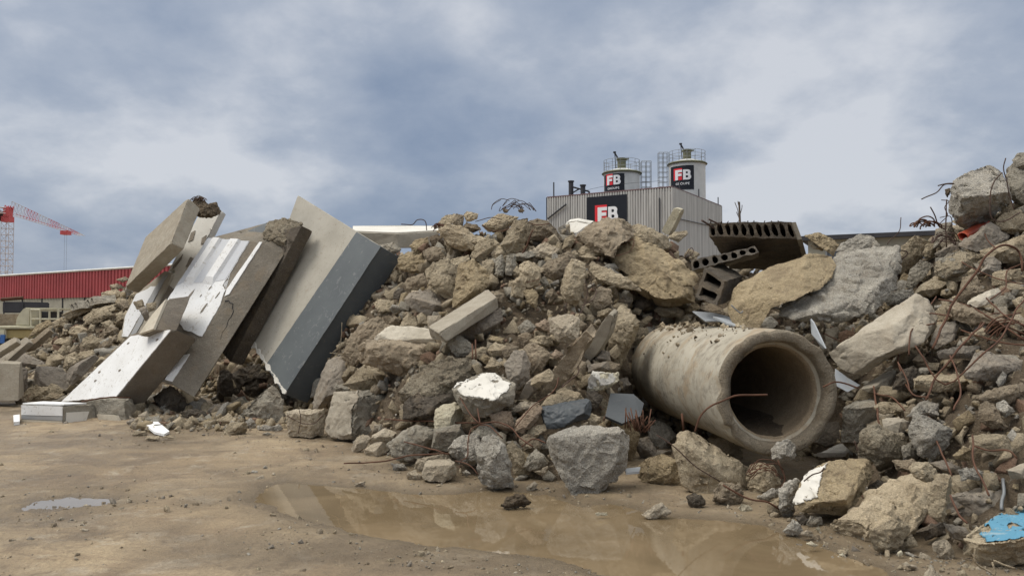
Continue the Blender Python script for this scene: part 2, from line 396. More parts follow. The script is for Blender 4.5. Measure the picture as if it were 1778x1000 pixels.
def facet_bm(pts, D, seed=0, tilt=None, th=.8, amp=1.0):
    '''broken block with flat faces that meet in a few corners turned towards us'''
    n = len(pts); cx = (min(p[0] for p in pts)+max(p[0] for p in pts))/2; cy = (min(p[1] for p in pts)+max(p[1] for p in pts))/2
    w_, h_ = max(p[0] for p in pts)-min(p[0] for p in pts), max(p[1] for p in pts)-min(p[1] for p in pts)
    size = math.sqrt(abs(poly_area(pts)))*D/F; k = D/F; tilt = random.uniform(.2, .7) if tilt is None else tilt; tx = random.uniform(-.4, .4)
    bm = bmesh.new()
    def at(x, y, d): return P(x, y, D + d + tilt*(cy-y)*k*.7 + tx*(x-cx)*k)
    for x, y in pts:
        x, y = cx+(x-cx)*1.08, cy+(y-cy)*1.08
        bm.verts.new(at(x, y, random.uniform(-.05, .12)*size)); bm.verts.new(at(cx+(x-cx)*.74, cy+(y-cy)*.74, size*th*.75))
    m_ = random.choice((1, 2, 2, 3, 3)); a0 = random.uniform(0, 6.28)
    for i in range(m_):
        a = a0+i*2*math.pi/m_; r_ = random.uniform(.22, .55) if m_ > 1 else .12
        bm.verts.new(at(cx+math.cos(a)*r_*w_*.5, cy+(math.sin(a)*r_+random.uniform(.0, .3))*h_*.5, -size*th*random.uniform(.22, .5)))
    bmesh.ops.convex_hull(bm, input=bm.verts); bmesh.ops.delete(bm, geom=[v_ for v_ in bm.verts if not v_.link_faces], context='VERTS')
    bmesh.ops.bevel(bm, geom=list(bm.edges), offset=size*.022, segments=2, affect='EDGES', profile=.6)
    refine(bm, max(.010, min(size/19, .03))); roughen(bm, size, amp*.95, seed+200, low=.6)
    return bm
HERO = []       # (object, outline, material, has own label)
NSEED = [0]
def S(tile, pts, mat, label=None, name='concrete_chunk', dz=0.0, D=None, hy=.75, **k):
    pts = TP(tile, pts); NSEED[0] += 1; random.seed(100+NSEED[0])
    x = sum(p[0] for p in pts)/len(pts); y0 = min(p[1] for p in pts); y1 = max(p[1] for p in pts)
    if D is None: D = hitD(x, y0+(y1-y0)*hy)
    if hy == .75:
        db = hitD(x, y1-2); g_ = P(x, y1-2, db)
        if g_.z < .06:                                  # stones standing on the mud
            k.setdefault('tilt', .12); k.setdefault('th', .65); D = min(D, db + (k['tilt']*(y1-(y0+y1)/2) + .32*math.sqrt(abs(poly_area(pts))))*db/F)
    if 'amp' not in k: k['amp'] = {'cast': .45, 'cast_light': .4, 'side': .75}.get(mat, 1.0)
    D += dz - .06
    hull_ok = mat not in ('crust', 'rust_earth') and 'cuts' not in k and 's' not in k and k.get('amp', 1) <= 1.0 and random.random() < .8
    if hull_ok:
        A_ = abs(poly_area(pts))
        hull_ok = A_ > .86*max(poly_hull_area(pts), 1e-6)
    if hull_ok: bm = facet_bm(pts, D, seed=NSEED[0], tilt=k.get('tilt'), th=k.get('th', .8), amp=k['amp'])
    else: bm = chunk_bm(pts, D, seed=NSEED[0], **k)
    o = obj(name, bm, M[mat], smooth=True); o.data.set_sharp_from_angle(angle=math.radians(38))
    tag(o, label, 'rubble chunk'); HERO.append([o, pts, mat, label, D])
    return o

def HB(tile, pts, mat, label, name='concrete_block', D=None, amp=.8, low=.25, seed=1, chip=1.0, back=.8):
    """angular block: hull of traced corners, each x, y and metres behind (+) or in front (-) of the depth D"""
    q = [float(a) for a in pts.replace(',', ' ').replace(';', ' ').split()]; ox, oy = TILES[tile]
    P3 = [(ox+q[i]/3.9955, oy+q[i+1]/3.9955, q[i+2]) for i in range(0, len(q), 3)]
    xs = [p[0] for p in P3]; ys = [p[1] for p in P3]; cx, cy = (min(xs)+max(xs))/2, (min(ys)+max(ys))/2
    if D is None: D = hitD(cx, cy+.25*(max(ys)-min(ys)))-.06
    size = math.sqrt((max(xs)-min(xs))*(max(ys)-min(ys))*.75)*D/F; NSEED[0] += 1; random.seed(900+seed)
    bm = bmesh.new()
    for x, y, d in P3: bm.verts.new(P(x, y, D+d)); bm.verts.new(P(cx+(x-cx)*.72, cy+(y-cy)*.72, D+max(d, .1)+size*back*.7))
    bmesh.ops.convex_hull(bm, input=bm.verts); bmesh.ops.delete(bm, geom=[v_ for v_ in bm.verts if not v_.link_faces], context='VERTS')
    bmesh.ops.bevel(bm, geom=list(bm.edges), offset=size*.02, segments=2, affect='EDGES', profile=.6)
    refine(bm, max(.010, min(size/22, .03))); roughen(bm, size, amp, seed+40, low=low)
    o = obj(name, bm, M[mat], smooth=True); o.data.set_sharp_from_angle(angle=math.radians(38)); tag(o, label, 'rubble chunk')
    HERO.append([o, [(p[0], p[1]) for p in P3 if 1], mat, label, D]); return o

# ------------------------------------------------------------------ ground and water
def inpoly(x, y, poly):
    c = False; j = len(poly)-1
    for i in range(len(poly)):
        if (poly[i][1] > y) != (poly[j][1] > y) and x < (poly[j][0]-poly[i][0])*(y-poly[i][1])/(poly[j][1]-poly[i][1])+poly[i][0]: c = not c
        j = i
    return c
def sdist(x, y, poly):
    m = 1e9; n = len(poly)
    for i in range(n):
        ax, ay = poly[i]; bx, by = poly[(i+1) % n]; dx, dy = bx-ax, by-ay
        t = max(0, min(1, ((x-ax)*dx+(y-ay)*dy)/(dx*dx+dy*dy+1e-12)))
        m = min(m, math.hypot(x-ax-dx*t, y-ay-dy*t))
    return -m if inpoly(x, y, poly) else m
def G(px, py):           # ground point under a pixel
    a, b = P(px, py, 1), Vector((0, 0, CH)); d = a-b; return b + d*(CH/-d.z)
POND = [tuple(G(*p))[:2] for p in [(432,868),(455,842),(500,833),(560,838),(620,843),(700,850),(770,852),(850,846),(960,852),(1010,872),(1060,868),(1110,880),(1180,890),(1260,893),(1330,905),(1400,932),(1470,962),(1560,985),(1640,1060),(1400,1100),(1180,1035),(1060,992),(960,972),(870,958),(800,946),(730,940),(660,932),(600,925),(545,912),(500,893)]]
POND2 = [tuple(G(*p))[:2] for p in [(30,872),(70,862),(120,858),(180,857),(205,863),(185,871),(130,880),(80,888),(35,886)]]
WZ = -.022
def ground_z(x, y):
    near = y < 16 and abs(x) < 16
    p = Vector((x, y, 0))
    z = noise.noise(p*.55)*.018 + noise.noise(p*1.9)*.010
    if near:
        z += noise.noise(p*6)*.006 + noise.noise(p*19+Vector((3, 1, 0)))*.0035 + max(0, noise.noise(p*41))*.006
        # churned wheel marks running past the puddle
        r = math.sin((y*.94+x*.30+noise.noise(p*.9)*.35)*5.2)
        z += r*.011*max(0, 1-abs(y-5.2)/2.2)
        d = sdist(x, y, POND) + noise.noise(p*2.6)*.07 + noise.noise(p*8)*.03
        z -= .06*max(0, min(1, (.14-d)/.28))
        z = z*(1 if d > .1 else .6)
        d2 = sdist(x, y, POND2) + noise.noise(p*7)*.10 + noise.noise(p*19)*.05
        z -= .028*max(0, min(1, (.08-d2)/.16))
    return z
def ground():
    ys = []; y = 2.2
    while y < 16: ys.append(y); y *= 1.0065
    while y < 1500: ys.append(y); y *= 1.12
    ys = [-30, -5, 1.0] + ys
    us = np.concatenate([np.linspace(-6, -1.0, 14)[:-1], np.linspace(-1.0, 1.0, 440), np.linspace(1.0, 6, 14)[1:]])
    vs = []; fs = []; n = len(us)
    for y in ys:
        wv = max(y, 4)*.75 if y > 0 else 60
        for u_ in us:
            x = u_*wv; vs.append((x, y, ground_z(x, y)))
    for j in range(len(ys)-1):
        for i in range(n-1): a = j*n+i; fs.append((a, a+1, a+n+1, a+n))
    me = bpy.data.meshes.new('ground'); me.from_pydata(vs, [], fs); at_ = me.attributes.new('soaked', 'FLOAT', 'POINT'); ww = []
    for (x, y, z) in vs:        # how soaked the mud is: round the puddle and along the foot of the heap
        if 2 < y < 16 and abs(x) < 14:
            b_ = np.interp(CX+F*x/y, TX, TB); d = sdist(x, y, POND); ww.append(max(0, min(1, 1-(b_-y)/.9))*.75 + max(0, min(1, 1-d/.75))*.8 + (.5 if sdist(x, y, POND2) < .35 else 0))
        else: ww.append(0)
    at_.data.foreach_set('value', [float(q_) for q_ in ww])
    if 1: me.polygons.foreach_set('use_smooth', [True]*len(fs))
    m, t, b = principled('mud', (.4,.3,.2), .85, spec=.35); v = coords(t, False)
    c = MIX(t, rng(t, noi(t, v, .42, 6, .62, .5), .40, .60), (.50,.388,.245), (.365,.272,.165))
    c = MIX(t, rng(t, noi(t, v, 1.5, 9, .7, 1.0), .49, .60, 0, .75), c, (.20,.15,.098))
    c = MIX(t, rng(t, noi(t, v, 2.6, 9, .72, .6), .53, .66, 0, .85), c, (.54,.46,.34))
    mpn = NN(t, 'ShaderNodeMapping'); mpn.inputs['Rotation'].default_value = (0, 0, .30); mpn.inputs['Scale'].default_value = (.5, 3.0, 1); t.links.new(v, mpn.inputs[0])
    c = MIX(t, rng(t, noi(t, mpn.outputs[0], 1.6, 8, .7, .8), .5, .66, 0, .55), c, (.235,.165,.105))
    c = MIX(t, rng(t, noi(t, v, 38, 6, .8), .42, .66, 0, .5), c, (.17,.13,.088))
    vo = vor(t, v, 70); sc_ = NN(t, 'ShaderNodeSeparateColor'); t.links.new(vo.outputs['Color'], sc_.inputs[0])
    peb = MATH(t, 'MULTIPLY', rng(t, vo.outputs['Distance'], .12, .3, 1, 0), rng(t, sc_.outputs[0], .72, .78))
    c = MIX(t, MATH(t, 'MULTIPLY', peb, .75), c, MIX(t, sc_.outputs[1], (.16,.125,.09), (.55,.49,.39)))
    # mud near the puddle level is soaked: darker and shinier
    g = NN(t, 'ShaderNodeNewGeometry'); sp = NN(t, 'ShaderNodeSeparateXYZ'); t.links.new(g.outputs['Position'], sp.inputs[0])
    wet = rng(t, MATH(t, 'ADD', sp.outputs[2], MATH(t, 'MULTIPLY', noi(t, v, 3, 5, .6), .03)), .034, -.004, 0, 1)
    an_ = NN(t, 'ShaderNodeAttribute'); an_.attribute_name = 'soaked'; damp = rng(t, MATH(t, 'ADD', an_.outputs['Fac'], MATH(t, 'MULTIPLY', MATH(t, 'SUBTRACT', noi(t, v, 2.2, 7, .65), .5), 1.6)), .1, .75, 0, 1)
    c = MIX(t, MATH(t, 'MULTIPLY', damp, .5), c, (.205,.155,.09))
    wet = MATH(t, 'MAXIMUM', wet, MATH(t, 'MULTIPLY', damp, .35))
    c = MIX(t, MATH(t, 'MULTIPLY', wet, .8), c, (.125,.092,.055))
    t.links.new(c, b.inputs['Base Color']); t.links.new(rng(t, wet, 0, 1, .9, .36), b.inputs['Roughness'])
    hh = MATH(t, 'ADD', MATH(t, 'MULTIPLY', noi(t, v, 22, 7, .75), 1), MATH(t, 'MULTIPLY', peb, .25)); bump(t, b, hh, .85, .04)
    me.materials.append(m); o = bpy.data.objects.new('ground', me); COL.objects.link(o); tag(o, None, None, None, 'structure')
def water(name, poly, grow, turb):
    bm = bmesh.new(); cx = sum(p[0] for p in poly)/len(poly); cy = sum(p[1] for p in poly)/len(poly)
    vs = []
    n = len(poly)
    for i, p in enumerate(poly):
        a, b = poly[i-1], poly[(i+1) % n]; nx, ny = (b[1]-a[1]), -(b[0]-a[0]); l = math.hypot(nx, ny) or 1
        s = -1 if inpoly(p[0]+nx/l*.02, p[1]+ny/l*.02, poly) else 1
        vs.append(bm.verts.new((p[0]+s*nx/l*grow, p[1]+s*ny/l*grow, WZ)))
    bm.faces.new(vs)
    m, t, b = principled(name+'_mat', (.2,.14,.07), .02, spec=.9); v = coords(t, False)
    c = MIX(t, rng(t, noi(t, v, 1.5, 5, .6, .6), .35, .65), (.225,.166,.097), (.16,.117,.067)); 
    if turb: c = MIX(t, .6, c, (.16,.15,.14))
    t.links.new(c, b.inputs['Base Color']); bump(t, b, noi(t, v, 7, 3, .5), .02, .02); b.inputs['IOR'].default_value = 1.5
    o = obj(name, bm, m, origin=Vector((cx, cy, WZ))); tag(o, None, None, None, 'structure')
ground(); water('puddle_water', POND, .14, False); water('shallow_puddle_water', POND2, .10, True)

# ------------------------------------------------------------------ earth core of the heap (stuff)
def heap_core():
    pxs = np.concatenate([np.arange(-880, 0, 40), np.arange(0, 1800, 5), np.arange(1800, 2880, 40)])
    ts = np.concatenate([[-.12], np.linspace(0, 1, 120), np.linspace(1.02, 2.1, 26)])
    vs = []; fs = []
    for px in pxs:
        k = (px-CX)/F; b = float(np.interp(px, TX, TB)); r = float(np.interp(px, TX, TR))
        for t in ts:
            y = b+(r-b)*t; x = k*y; z = mound(x, y); p = Vector((x, y, z))
            f = max(0, min(1, t*8))*(1 if t < 1.3 else .5)
            z += f*((noise.noise(p*1.4))*.16 + (abs(noise.noise(p*3.6))-.2)*.16 + noise.noise(p*9)*.05 + noise.noise(p*24)*.02)
            vs.append((x, y, z-.17))
    n = len(ts)
    for i in range(len(pxs)-1):
        for j in range(n-1): a = i*n+j; fs.append((a, a+n, a+n+1, a+1))
    me = bpy.data.meshes.new('rubble_earth'); me.from_pydata(vs, [], fs); me.polygons.foreach_set('use_smooth', [True]*len(fs))
    me.materials.append(M['rust_earth']); o = bpy.data.objects.new('rubble_earth', me); COL.objects.link(o)
    tag(o, 'dark brown earth and dust filling the gaps between the rubble', 'earth', None, 'stuff')
heap_core()
def small_protos(n, seed):
    out = []
    for i in range(n):
        random.seed(seed+i); bm = bmesh.new()
        if i % 2:
            for x_ in (-1, 1):
                for y_ in (-.7, .7):
                    for z_ in (-.45, .45): bm.verts.new((x_*random.uniform(.55, 1), y_*random.uniform(.6, 1), z_*random.uniform(.6, 1)))
        else:
          for _ in range(9): bm.verts.new(Vector((random.gauss(0, 1), random.gauss(0, .8), random.gauss(0, .6))).normalized()*random.uniform(.7, 1)*Vector((1, .8, .62)).length/1.4)
        bmesh.ops.convex_hull(bm, input=bm.verts)
        bmesh.ops.delete(bm, geom=[v_ for v_ in bm.verts if not v_.link_faces], context='VERTS')
        bmesh.ops.bevel(bm, geom=list(bm.edges), offset=.03, segments=1, affect='EDGES')
        bmesh.ops.triangulate(bm, faces=bm.faces)
        bm.verts.index_update(); out.append((np.array([v_.co[:] for v_ in bm.verts]), np.array([[v_.index for v_ in f.verts] for f in bm.faces]))); bm.free()
    return out
def scatter(name, places, mats, label, cat, seed):
    """places: (x, y, z, size); ONE mesh"""
    pr = small_protos(14, seed); rs = np.random.RandomState(seed); V_, T_, I_ = [], [], []; base = 0
    for (x, y, z, s) in places:
        v, f = pr[rs.randint(len(pr))]
        q = rs.normal(size=4); q /= np.linalg.norm(q); a, b, c, d = q
        R = np.array([[1-2*(c*c+d*d), 2*(b*c-a*d), 2*(b*d+a*c)], [2*(b*c+a*d), 1-2*(b*b+d*d), 2*(c*d-a*b)], [2*(b*d-a*c), 2*(c*d+a*b), 1-2*(b*b+c*c)]])
        sc_ = s*rs.uniform(.6, 1.25, 3)
        V_.append((v*sc_)@R.T + (x, y, z)); T_.append(f+base); base += len(v); I_.append(np.full(len(f), rs.randint(len(mats))))
    V_ = np.concatenate(V_); T_ = np.concatenate(T_); I_ = np.concatenate(I_)
    me = bpy.data.meshes.new(name); me.vertices.add(len(V_)); me.vertices.foreach_set('co', V_.ravel())
    me.loops.add(T_.size); me.loops.foreach_set('vertex_index', T_.ravel()); me.polygons.add(len(T_))
    me.polygons.foreach_set('loop_start', np.arange(0, T_.size, 3)); me.polygons.foreach_set('loop_total', np.full(len(T_), 3)); me.polygons.foreach_set('material_index', I_)
    for m_ in mats: me.materials.append(M[m_])
    me.update(); me.validate(); o = bpy.data.objects.new(name, me); COL.objects.link(o); tag(o, label, cat, None, 'stuff')
rs = np.random.RandomState(5); pl = []
for _ in range(10500):
    px = rs.uniform(-200, 2000); b = np.interp(px, TX, TB); r = np.interp(px, TX, TR); t = rs.uniform(-.03, 1.12)
    if 240 < px < 520 and t > .5: continue
    y = b+(r-b)*t; x = (px-CX)/F*y; k = (y/9)
    s = min(.12, .022*math.exp(rs.exponential(.68)))*(k**.5)*1.1
    pl.append((x, y, max(0, mound(x, y))-.14+rs.uniform(0, .10), s))
for _ in range(620):
    px, py = rs.uniform(225, 500), 690+58*rs.beta(1.6, 1.2); g_ = P(px, py, 1)-Vector((0, 0, CH)); g_ = Vector((0, 0, CH))+g_*(CH/-g_.z); s = min(.14, .03*math.exp(rs.exponential(.6)))*(1.3 if py < 725 else .8)
    pl.append((g_.x, g_.y, s*.3, s))
scatter('small_rubble', pl, ['tan', 'grey', 'brown', 'sand', 'tan', 'pale_grey', 'grey', 'sand', 'ochre', 'tan', 'brick', 'tan', 'buff'], 'small broken stones and crumbs packed between the large rubble chunks', 'rubble', 50)
pl = []
foot = [(900,812,.3),(1050,880,.3),(236,748,.9),(330,742,.8),(400,745,.7),(470,752,.6),(560,770,.4),(650,800,.5),(700,822,.7),(760,842,.4),(960,850,.3),(1200,880,.4),(1330,890,.5),(1380,910,.5),(1430,935,.6),(1500,955,.7),(1600,975,.9),(1700,985,1.),(600,900,.3),(520,930,.4),(300,870,.4),(80,905,.4),(720,965,.5),(860,985,.4),(420,820,.25),(120,862,.35)]
for (px, py, dn) in foot:
    for _ in range(int(110*dn)):
        g = G(px+rs.normal()*55, min(1080, max(690, py+rs.normal()*11)))
        pl.append((g.x, g.y, ground_z(g.x, g.y)+.002, min(.045, .006*math.exp(rs.exponential(.55)))))
for _ in range(9000):
    px, py = rs.uniform(-60, 1840), 705+300*rs.beta(1.1, 1.2)
    g = G(px, py)
    if noise.noise(Vector((g.x*.7, g.y*1.6, 3))) + noise.noise(Vector((g.x*2.5, g.y*4, 9)))*.5 < rs.uniform(-.35, .5): continue
    if sdist(g.x, g.y, POND) < .04: continue
    pl.append((g.x, g.y, ground_z(g.x, g.y), min(.03, .003*math.exp(rs.exponential(.55)))*(g.y/6)**.3))
scatter('gravel', [p for p in pl if sdist(p[0], p[1], POND) > -.1 or rs.rand() < .12], ['tan', 'buff', 'brown', 'sand', 'pale_grey', 'side'], 'crumbs and grit strewn over the wet mud', 'gravel', 90)

# ------------------------------------------------------------------ large leaning slabs
def unit(v): return v/max(v.length, 1e-9)
def hexa_bm(front, back, L=.07, amp=.0, seed=1, bev=.012, chip=.02):
    bm = bmesh.new(); f = [bm.verts.new(P(*p)) for p in front]; b = [bm.verts.new(P(*p)) for p in back]; n = len(f)
    bm.faces.new(f); bm.faces.new(b[::-1])
    for i in range(n): bm.faces.new((f[i], b[i], b[(i+1) % n], f[(i+1) % n]))
    bmesh.ops.recalc_face_normals(bm, faces=bm.faces)
    bmesh.ops.bevel(bm, geom=list(bm.edges), offset=bev, segments=2, affect='EDGES', profile=.6)
    refine(bm, L); bm.normal_update()
    off = Vector((seed*3.3, seed*1.7, seed*5.1)); mv = []
    nf = {}
    for v_ in bm.verts:       # corners crumble where several face directions meet
        ns = [fc.normal for fc in v_.link_faces]; edge = min(n_.dot(ns[0]) for n_ in ns) < .93
        d = noise.noise(v_.co*9+off)*amp*.5
        if edge: d -= chip*max(0, noise.noise(v_.co*5+off)*1.6+.15) + chip*.3*abs(noise.noise(v_.co*17+off))
        mv.append(v_.normal*d)
    for v_, d in zip(bm.verts, mv): v_.co += d
    return bm
class Slab:
    """slab whose front face is a polygon in the plane with normal n (towards us) through its first corner at depth D; t metres thick"""
    def __init__(s, pts, D, thick_px, k, name, mat, label, t=None, L=.07, amp=.004, chip=.02, cat='slab', seed=1, lab=True, parent=None):
        dx, dy = thick_px; l = math.hypot(dx, dy); s.t = t or l*D/F/k
        fw = Vector((0, CT, ST)); rt = Vector((1, 0, 0)); up = Vector((0, -ST, CT))
        s.n = -((rt*(dx/l)+up*(-dy/l))*k + fw*math.sqrt(1-k*k)); s.o = P(*pts[0], D)
        f = [s.at(*p) for p in pts]; b = [p-s.n*s.t for p in f]
        pf = [proj(p) for p in f]; pb = [proj(p) for p in b]
        bm = hexa_bm(pf, pb, L, amp, seed, chip=chip)
        s.ob = obj(name, bm, M[mat], parent)
        s.ob.data.polygons.foreach_set('use_smooth', [False]*len(s.ob.data.polygons))
        if lab: tag(s.ob, label, cat)
    def at(s, px, py, lift=0):
        c = Vector((0, 0, CH)); d = P(px, py, 1)-c; o = s.o + s.n*lift
        return c + d*((o-c).dot(s.n)/d.dot(s.n))
    def over(s, pts, name, mat, lift=.012, label=None, rag=.012):
        """thin coat of paint or plaster on the front face"""
        bm = bmesh.new(); out = []
        for i in range(len(pts)):
            a, b = s.at(*pts[i], lift), s.at(*pts[(i+1) % len(pts)], lift); n = max(1, int((b-a).length/.035)); e = unit(b-a).cross(s.n)
            for j in range(n):
                q = a+(b-a)*(j/n); out.append(q + e*(noise.noise(q*7)*rag*1.6+noise.noise(q*23)*rag*.8))
        f = [bm.verts.new(q) for q in out]; g = [bm.verts.new(q-s.n*(lift*.95)) for q in out]
        bm.faces.new(f); bm.faces.new(g[::-1])
        for i in range(len(f)): bm.faces.new((f[i], g[i], g[(i+1) % len(f)], f[(i+1) % len(f)]))
        bmesh.ops.triangulate(bm, faces=bm.faces)
        o = obj(name, bm, M[mat], s.ob)
        if label: o['label'] = label
        return o
def strip_side(pts, name, mat, parent, lift=.012):     # coat on any plane given by 4 points with depth
    f = [P(*p) for p in pts]; n = unit((f[1]-f[0]).cross(f[2]-f[0]))
    if n.dot(Vector((0, 0, CH))-f[0]) < 0: n = -n
    bm = bmesh.new(); a = [bm.verts.new(p+n*lift) for p in f]; b = [bm.verts.new(p+n*.001) for p in f]
    bm.faces.new(a); bm.faces.new(b[::-1])
    for i in range(len(a)): bm.faces.new((a[i], b[i], b[(i+1) % len(a)], a[(i+1) % len(a)]))
    return obj(name, bm, M[mat], parent)
# the big grey-banded slab
s = Slab([(494,684),(427,582),(517,339),(660,427)], 11.9, (30,20), .72, 'concrete_slab', 'slab_face', 'huge smooth slab with a wide grey-blue painted band leaning at an angle', chip=.055, seed=3, L=.05)
s.over([(493,685),(461,634),(619,403),(661,428)], 'painted_band', 'slate_paint', rag=.004)
s.over([(494,685),(428,584),(431,580),(470,640),(497,679)], 'chipped_edge', 'plaster', .018, rag=.03)
tv = [proj(s.at(*p)-s.n*(-.006)) for p in [(494,684),(660,427)]]; tb = [proj(s.at(*p)-s.n*s.t) for p in [(494,684),(660,427)]]
bm = bmesh.new()
q0, q1 = s.at(494,684), s.at(660,427); b0, b1 = q0-s.n*s.t, q1-s.n*s.t
e = unit((q1-q0).cross(s.n)); e = e if e.x > 0 else -e
vs = [q0+e*.009, q1+e*.009, b1+e*.009, b0+e*.009]; vi = [p-e*.02 for p in vs]
a = [bm.verts.new(p) for p in vs]; b = [bm.verts.new(p) for p in vi]
bm.faces.new(a); bm.faces.new(b[::-1])
for i in range(4): bm.faces.new((a[i], b[i], b[(i+1) % 4], a[(i+1) % 4]))
obj('painted_edge', bm, M['slate_edge'], s.ob)
# slab behind, by the fluted panel; near-black colour paints in its shaded underside
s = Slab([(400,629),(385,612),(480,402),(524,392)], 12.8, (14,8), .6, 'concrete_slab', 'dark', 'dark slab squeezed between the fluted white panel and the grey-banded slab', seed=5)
s = Slab([(408,430),(404,412),(468,384),(505,388),(470,440)], 13.6, (8,10), .6, 'concrete_slab', 'slate_paint', 'blue-grey panel corner showing behind the fluted white panel', seed=6)
# the fluted white wall panel: white front, brown side
fr = [(362,414,13.6),(456,421,13.0),(298,667,12.2),(212,640,13.2)]; bk = [(467,386,14.0),(523,389,13.5),(352,668,12.7),(262,650,13.9)]; rg = [(494,441,12.95),(337,690,12.1)]
def planar(ps, i, tri):
    a, b, c = [P(*ps[k]) for k in tri]; n_ = (b-a).cross(c-a); o_ = Vector((0, 0, CH)); d = P(ps[i][0], ps[i][1], 1)-o_
    return (ps[i][0], ps[i][1], (a-o_).dot(n_)/d.dot(n_))
fr[3] = planar(fr, 3, (0, 1, 2)); q4 = [fr[1], fr[2], rg[1], rg[0]]; rg[0] = planar(q4, 3, (0, 1, 2))
pan = obj('fluted_slab', hexa_bm([fr[0], fr[1], rg[0], bk[1], bk[0]], [fr[3], fr[2], rg[1], bk[2], bk[3]], .07, .008, 9, chip=.04), M['dark_side']); tag(pan, 'fluted white wall panel with a cracked brown side leaning in the middle', 'wall panel')
A_, B_, C_, D_ = [P(*p) for p in fr]; nn = unit((B_-A_).cross(D_-A_)); nn = nn if nn.y < 0 else -nn
def on(u_, v_, lift=0):     # u across (0 left, 1 right), v down
    return (A_*(1-u_)+B_*u_)*(1-v_) + (D_*(1-u_)+C_*u_)*v_ + nn*lift
def coat(poly, name, mat, parent, lift=.012, rag=.008, thick=None):
    bm = bmesh.new(); out = []
    for i in range(len(poly)):
        a, b = on(*poly[i], lift), on(*poly[(i+1) % len(poly)], lift); n = max(1, int((b-a).length/.04)); e = unit(b-a).cross(nn)
        for j in range(n): q = a+(b-a)*(j/n); out.append(q+e*(noise.noise(q*8)*rag*1.6+noise.noise(q*25)*rag))
    f = [bm.verts.new(q) for q in out]; g = [bm.verts.new(q-nn*((thick or lift)*.95)) for q in out]
    bm.faces.new(f); bm.faces.new(g[::-1])
    for i in range(len(f)): bm.faces.new((f[i], g[i], g[(i+1) % len(f)], f[(i+1) % len(f)]))
    bmesh.ops.triangulate(bm, faces=bm.faces); return obj(name, bm, M[mat], parent)
coat([(0,0),(.77,0),(.80,.27),(.80,.33),(.90,.36),(.93,.42),(.97,.46),(1,.68),(.62,.66),(.30,.58),(0,.56)], 'white_coat', 'white_paint', pan)
coat([(.95,0),(1,0),(1,.38),(.95,.40),(.91,.35)], 'white_coat', 'white_paint', pan, .012, .004)
coat([(.78,.84),(.99,.80),(.99,.985),(.86,.985)], 'white_coat', 'white_paint', pan)
coat([(.0,.0),(.10,.0),(.10,.34),(.0,.38)], 'grey_groove', 'pale_stripe', pan, .017)
coat([(.27,.0),(.44,.0),(.42,.33),(.25,.345)], 'grey_groove', 'pale_stripe', pan, .017)
coat([(.62,.0),(.765,.0),(.79,.29),(.64,.31)], 'grey_groove', 'pale_stripe', pan, .017)
for u0, u1, v1 in ((.10,.28,.36),(.43,.63,.34)):      # the raised flutes
    bm = bmesh.new(); q = [on(u0,0,.012),on(u1,0,.012),on(u1,v1,.012),on(u0,v1,.012)]; h = [on(u0+.03,0,.06),on(u1-.03,0,.06),on(u1-.03,v1-.05,.06),on(u0+.03,v1-.05,.06)]
    a = [bm.verts.new(p) for p in q]; b = [bm.verts.new(p) for p in h]
    bm.faces.new(b); [bm.faces.new((a[i], a[(i+1) % 4], b[(i+1) % 4], b[i])) for i in range(4)]
    obj('flute', bm, M['white_paint'], pan)
for (u_, v_, r_) in ((.36,.43,.045),(.62,.36,.02),(.74,.50,.04),(.83,.40,.03),(.55,.42,.012)):
    pol = [(u_+r_*.6*math.cos(a)*random.uniform(.5, 1), v_+r_*math.sin(a)*random.uniform(.5, 1)-.4*r_*math.cos(a)) for a in [k*.9 for k in range(7)]]
    coat(pol, 'spalled_patch', 'side', pan, .019, .004, .004)
# crack down the brown side
sa, sb, sc_, sd = [P(*p) for p in (fr[1], rg[0], rg[1], fr[2])]; sn = unit((sb-sa).cross(sd-sa)); sn = sn if sn.y < 0 else -sn
def ons(u_, v_, l=0): return (sa*(1-u_)+sb*u_)*(1-v_)+(sd*(1-u_)+sc_*u_)*v_+sn*l
bm = bmesh.new(); cr_ = [ons(x, y, .002) for x, y in ((0,.43),(.12,.415),(.20,.425),(.33,.42),(.40,.445),(.50,.455),(.54,.49),(.52,.52),(.60,.56),(.58,.60),(.66,.64))]
for i in range(len(cr_)-1): bar(bm, cr_[i], cr_[i+1], .009-.0007*i, 4)
bmesh.ops.remove_doubles(bm, verts=bm.verts, dist=.004); obj('crack', bm, M['black'], pan)
obj('broken_end', chunk_bm([(457,420),(468,386),(490,384),(522,389),(508,415),(492,441)], 13.15, th=.35, seed=91, amp=1.6, cuts=0, tilt=1.0), M['crust'], pan, smooth=True)
# tilted beige slab on top, upper left
fr2 = [(327,343,13.6),(297,422,12.9),(216,501,13.6),(252,412,14.3)]; bk2 = [(348,362,13.8),(319,433,13.1),(240,510,13.9),(285,430,14.7)]
top = obj('concrete_slab', hexa_bm(fr2, bk2, .06, .012, 12, bev=.02, chip=.05), M['cast']); tag(top, 'thick beige slab tipped on edge highest on the left of the heap', 'slab')
# long plastered slab it rests on
s = Slab([(283,536),(250,541),(292,470),(346,372),(366,358),(384,365),(360,413),(335,462),(309,508)], 14.0, (8,12), .5, 'concrete_slab', 'plaster', 'long plaster-covered slab with torn corners under the tipped beige slab', t=.16, chip=.05, seed=14)
s.over([(280,535),(268,528),(282,488),(308,505)], 'broken_patch', 'side', .014)
s.over([(322,463),(330,446),(342,450),(336,466)], 'broken_patch', 'side', .014); s.over([(332,405),(338,400),(334,417),(326,420)], 'broken_patch', 'side', .014); s.over([(350,413),(358,408),(357,422),(349,424)], 'broken_patch', 'side', .014); s.over([(302,460),(318,440),(315,450),(300,466)], 'broken_patch', 'side', .014)
